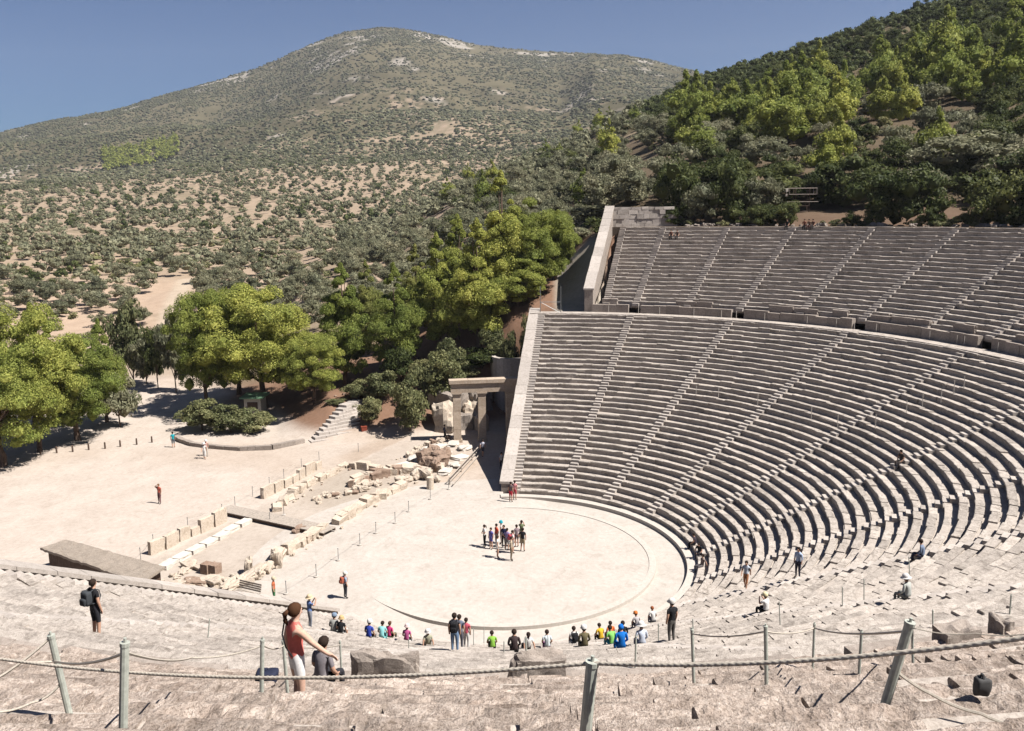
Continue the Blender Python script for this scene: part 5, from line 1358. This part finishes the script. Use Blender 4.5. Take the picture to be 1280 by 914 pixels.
def far_tree(kind, x, y, z, s, label, group, sz=1.0):
    o = bpy.data.objects.new(NAMES[kind][0], random.choice(FAR[kind])); COL.objects.link(o)
    o.location = (x, y, z-.15); o.scale = (s, s, s*sz); o.rotation_euler = (0, 0, random.uniform(0, 6.28))
    return tag(o, label, NAMES[kind][1], group)
# big trees along the rim of the upper seats
for i, (u, v, rp, kind, d, lab) in enumerate((
 (884, 203, 48, 'oak', 119, 'large dark evergreen tree at the corner of the top row'),
 (838, 224, 30, 'olive', 124, 'olive tree above the block wall at the corner'),
 (930, 214, 36, 'oak', 123, 'dark green tree between the corner tree and the lighting frame'),
 (972, 206, 36, 'oak', 123, 'dark tree just left of the lighting frame'),
 (1022, 205, 34, 'oak', 121.5, 'dark tree just right of the lighting frame'),
 (1052, 196, 42, 'oak', 120, 'broad dark tree two places right of the lighting frame'),
 (1095, 208, 36, 'oak', 122, 'dark shaded tree over the bare bank'),
 (1143, 208, 38, 'olive', 121, 'rounded grey green tree low over the bare bank'),
 (1182, 168, 58, 'olive', 131, 'biggest pale olive tree on the right above the seats'),
 (1245, 178, 48, 'olive', 128, 'second pale olive tree near the right edge'),
 (1290, 190, 50, 'oak', 125, 'dark tree cut by the right edge above the seats'),
 (1215, 214, 34, 'oak', 121, 'low dark tree between the two pale olive trees'),
 (1000, 222, 26, 'oak', 127, 'dark tree behind the lighting frame'),
 (742, 258, 42, 'olive', 128, 'olive tree behind the climbing wing wall'),
 (705, 268, 36, 'olive', 126, 'grey olive tree right of the round bright pine'),
 (725, 292, 30, 'olive', 119, 'low olive tree at the foot of the climbing wing wall'),
 (752, 300, 24, 'oak', 114, 'dark bush squeezed against the climbing wing wall'),
 (790, 222, 36, 'olive', 128, 'olive tree behind the corner block wall'),
 (765, 232, 30, 'olive', 134, 'olive tree a little behind the wing wall top'))):
    x, y = xyd(u, d); z = gz(x, y); H = {'olive': 4.6, 'oak': 4.6}[kind]; Wd = 6.0
    o = far_tree(kind, x, y, z, rp*2/FOC*d/Wd, lab, None); o.scale.z = max(.5, (zat(u, v, d)-z)/H)
# hedge line of evergreens along the rim, leaving gaps of bare bank
rg = random.Random(5); a_ = 97.0
while a_ < 161:
    rr_ = rg.uniform(58.6, 61.5); p_ = pol(rr_, a_); uu_ = proj((p_.x, p_.y, 23))[0]
    if not (1062 < uu_ < 1092 or 1186 < uu_ < 1222 or uu_ < 842 or 962 < uu_ < 1040):
        far_tree('oak' if rg.random() < .75 else 'olive', p_.x, p_.y, gz(p_.x, p_.y)-.3, rg.uniform(.85, 1.3), 'evergreen in the close hedge line just above the top seat row', 'evergreens along the top of the seats', rg.uniform(1.15, 1.6))
    a_ += math.degrees(rg.uniform(2.2, 3.6)/rr_)
for k in range(70):
    a_ = rg.uniform(97, 159); rr_ = rg.uniform(56.6, 60); p_ = pol(rr_, a_)
    if 962 < proj((p_.x, p_.y, 23))[0] < 1036 and rr_ < 58: continue
    far_tree(rg.choice(['bush', 'bush', 'oak']), p_.x, p_.y, gz(p_.x, p_.y), rg.uniform(.35, .7), 'low bush filling the dark bank between the top seats and the trees', 'low bushes on the bank above the seats')
for k in range(150):
    a_ = rg.uniform(97, 158); rr_ = rg.uniform(55.6, 59.5); p_ = pol(rr_, a_); z_ = rg.uniform(.18, .55)
    rock('bank_stone', (p_.x, p_.y, gz(p_.x, p_.y)+.05), (z_*1.4, z_, z_*.8), 'wall', rg.uniform(0, 3), (rg.gauss(0, .2), rg.gauss(0, .2)), False, k, 'loose weathered stone on the bank between the top seat row and the trees', 'stone', 'loose stones on the bank above the seats')
# scatter over the hillside and the valley
class Grid:
    def __init__(s, c): s.c = c; s.d = {}
    def ok(s, x, y, r):
        i, j = int(x//s.c), int(y//s.c)
        for a in (-1, 0, 1):
            for b_ in (-1, 0, 1):
                for p in s.d.get((i+a, j+b_), ()):
                    if (p[0]-x)**2+(p[1]-y)**2 < (r+p[2])**2*.25: return False
        s.d.setdefault((i, j), []).append((x, y, r)); return True
g = np.random.default_rng(21); spots = []
gr = Grid(16)
def scatter(n, u0, u1, d0, d1, fn):
    us = g.uniform(u0, u1, n); ds = np.sqrt(g.uniform(d0*d0, d1*d1, n))
    xy = np.array([xyd(u, d) for u, d in zip(us, ds)]); zs = terrain_z(xy[:, 0], xy[:, 1])
    nn = fbm(np.concatenate([xy*.02, np.zeros((n, 1))], 1), 1, 5, 3); n2_ = fbm(np.concatenate([xy*.06, np.zeros((n, 1))], 1), 1, 9, 3)
    for i in range(n):
        q = fn(us[i], ds[i], nn[i], n2_[i], zs[i])
        if q is None: continue
        kind, s, sp = q
        if gr.ok(xy[i, 0], xy[i, 1], sp): spots.append((kind, xy[i, 0], xy[i, 1], zs[i], s, ds[i], us[i]))
bare = [(1160, 152, 42, 9), (820, 205, 40, 16), (770, 185, 34, 14), (1075, 165, 14, 6), (690, 178, 14, 7)]
def hill(u, d, n1_, n2_, z):
    x, y = xyd(u, d); uu, vv, ww = proj((x, y, z))
    for bu, bv, bw_, bh in bare:
        if abs(uu-bu) < bw_ and abs(vv-bv) < bh: return None
    if d < 128 and u > 800: return None
    lo = 112-(u-900)*.22
    if u > 840 and lo+36 < vv < lo+98 and n1_+.5*n2_ > -.25 and g.random() < .75: return ('pine', g.uniform(.8, 1.75), 4.2)
    if vv < lo+36 and u > 800: return ('oak', g.uniform(.5, .95), 3.2)
    if u < 830 and g.random() < .72: return ('olive', g.uniform(.75, 1.25), 4.6)
    k = g.random()
    if k < .12: return ('pine', g.uniform(.8, 1.3), 4.4)
    if k < .42: return ('olive', g.uniform(.8, 1.3), 4.6)
    if k < .86: return ('oak', g.uniform(.6, 1.15), 3.9)
    return ('bush', g.uniform(.8, 1.4), 2.2)
scatter(9000, 560, 1420, 124, 385, hill)
scatter(1500, 430, 620, 126, 420, lambda u, d, a, b_, z: ('olive', g.uniform(.8, 1.25), 5.2) if a > -.55 else None)
def on_road(x, y):
    for pts_, w_ in ROADS:
        for (ax_, ay_), (bx_, by_) in zip(pts_, pts_[1:]):
            t_ = min(1, max(0, ((x-ax_)*(bx_-ax_)+(y-ay_)*(by_-ay_))/((bx_-ax_)**2+(by_-ay_)**2)))
            if math.hypot(x-ax_-t_*(bx_-ax_), y-ay_-t_*(by_-ay_)) < w_+2.2: return True
    return False
def valley(u, d, a, b_, z):
    if on_road(*xyd(u, d)): return None
    if d < 200 and u < 330 and a < -.1: return None
    if a+.6*b_ < .10 and g.random() < .80: return None
    if g.random() < .22: return ('bush', g.uniform(.7, 1.5), 2.6)
    if g.random() < .08: return ('oak', g.uniform(.5, .9), 5)
    return ('olive', g.uniform(.75, 1.25), 4.9+2.0*(b_ < 0))
scatter(11000, -60, 640, 150, 420, valley)
scatter(17000, -60, 700, 420, 1050, lambda u, d, a, b_, z: None if (a+.5*b_ < .08 and g.random() < .78) else ('olive' if g.random() < .8 else 'oak', g.uniform(.75, 1.25), 6.6+2.5*(b_ < 0)))
spots.sort(key=lambda s: s[5]/s[4])
cnt = {}; rest = {}
GL = {'olive': ('grey green olive tree among the many olives of the valley and hillside', 'olive trees of the valley and hillside'),
      'oak': ('small dark evergreen tree in the thicket on the hill', 'dark evergreens on the hill'),
      'pine': ('bright yellow green pine in the stand on the hill above the seats', 'bright pines on the hill'),
      'bush': ('low dry bush growing between the trees of the slopes', 'low bushes on the slopes')}
for s in spots:
    kind = s[0]; cnt[kind] = cnt.get(kind, 0)+1
    if cnt[kind] <= (280 if kind != 'bush' else 120): far_tree(kind, *s[1:5], *GL[kind], sz=random.uniform(.9, 1.4) if kind == 'pine' else random.uniform(.85, 1.2))
    else: rest.setdefault(kind, []).append(s)
def low_mesh(kind, seed):
    if kind == 'olive': pf = puffs_round(6, 4.8, 3.2, .9, 1.15, seed, .8); return leaves(pf, 16, .40, seed, ICO1, .9, corek=.8)
    if kind == 'oak': pf = puffs_round(6, 4.6, 4.0, .3, 1.25, seed, .85); return leaves(pf, 16, .40, seed, ICO1, .8, corek=.82)
    if kind == 'pine': pf = puffs_round(6, 4.2, 4.4, .8, 1.2, seed, .9)+puffs_cone(4, 2.6, 2.8, 3.2, .9, seed+1, .8); return leaves(pf, 18, .42, seed, ICO1, .7, corek=.82)
    pf = puffs_round(3, 2.2, 1.3, .1, .7, seed, .8); return leaves(pf, 12, .3, seed, ICO1, .9, corek=.85)
def mass(name, kind, S, mat):
    tv = [low_mesh(kind, 500+i) for i in range(4)]; Vs = []; F = []; o = 0
    for i, s in enumerate(S):
        v, f = tv[i % 4]; a = g.uniform(0, 6.28); c, q = math.cos(a), math.sin(a)
        w_ = np.stack([v[:, 0]*c-v[:, 1]*q, v[:, 0]*q+v[:, 1]*c, v[:, 2]*g.uniform(.85, 1.15)], -1)*s[4]+np.array([s[1], s[2], s[3]-.2])
        Vs.append(w_); F += [[x+o for x in p] for p in f]; o += len(v)
    return tag(link(name, mesh_np(name, np.concatenate(Vs), F), [MAT[mat]]), kind='stuff')
for kind, nm, mat in (('olive', 'olive_grove', 'olive'), ('oak', 'evergreen_thicket', 'oak'), ('pine', 'pine_wood', 'pine'), ('bush', 'scrub_undergrowth', 'shrub')):
    if rest.get(kind): mass(nm, kind, rest[kind], mat)
# maquis of the far mountain: low clumps too many to count
def maquis(n, mat, d0, d1, s0, s1, thr, seed, name, u0=-80, u1=960):
    g = np.random.default_rng(seed)
    us = g.uniform(u0, u1, n); ds = np.sqrt(g.uniform(d0**2, d1**2, n)); xy = np.array([xyd(u, d) for u, d in zip(us, ds)])
    zs = terrain_z(xy[:, 0], xy[:, 1]); a = fbm(np.concatenate([xy*.017, zs[:, None]*.01], 1), 1, 5, 4)
    top = np.clip((zs-300)/170, 0, 1)
    top = top*(a < .9); keep = (a > thr+top*.9*(g.random(n))) & (g.random(n) < np.clip(.78+.7*fbm(np.concatenate([xy*.0045, zs[:, None]*.003], 1), 1, 8, 3), .18, 1)); xy = xy[keep]; zs = zs[keep]; k = len(zs)
    v, f = ICO1; m = len(v)
    s = g.uniform(s0, s1, (k, 1, 1)); j = 1+.25*g.normal(size=(k, m, 1)).clip(-1.5, 1.5)
    Vq = (v[None]*j*s*np.array([1, 1, .62])+np.concatenate([xy, zs[:, None]+.2], 1)[:, None]).reshape(-1, 3)
    Fq = (np.array(f)[None]+np.arange(k)[:, None, None]*m).reshape(-1, 3)
    return tag(link(name, mesh_np(name, Vq, Fq), [MAT[mat]]), kind='stuff')
maquis(60000, 'maquis', 930, 2320, 1.0, 3.9, -.75, 31, 'mountain_maquis')
maquis(5000, 'olive', 900, 1350, 1.6, 3.0, -.2, 32, 'mountain_scrub')
# planted pine belt on the mountain flank
gq = np.random.default_rng(44); S = []
for i in range(170):
    u = gq.uniform(138, 232); d = gq.uniform(1330, 1430); x, y = xyd(u, d); S.append(('pine', x, y, gz(x, y), gq.uniform(1.3, 2.0), d, u))
mass('pine_plantation', 'pine', S, 'pine')
# ------------------------------------------------------------------ the air
hb_ = bpy.data.meshes.new('haze'); zlo, zhi, hs_ = float(Z.min())-1.5, float(Z.max())+14, 3160.0
hb_.from_pydata([(CX+x*hs_, CY+y*hs_, z) for z in (zlo, zhi) for x, y in ((-1, -1), (1, -1), (1, 1), (-1, 1))], [], [(3, 2, 1, 0), (4, 5, 6, 7), (0, 1, 5, 4), (1, 2, 6, 5), (2, 3, 7, 6), (3, 0, 4, 7)])
hm_ = bpy.data.materials.new('haze_air'); hm_.use_nodes = True; ht = hm_.node_tree; ht.nodes.clear()
ho = ht.nodes.new('ShaderNodeOutputMaterial'); hv = ht.nodes.new('ShaderNodeVolumePrincipled')
hv.inputs['Color'].default_value = (.86, .90, .96, 1); hv.inputs['Density'].default_value = 0.00008; hv.inputs['Anisotropy'].default_value = .2
ht.links.new(hv.outputs[0], ho.inputs['Volume'])
tag(link('haze', hb_, [hm_]), kind='stuff')
sc.cycles.volume_bounces = 0
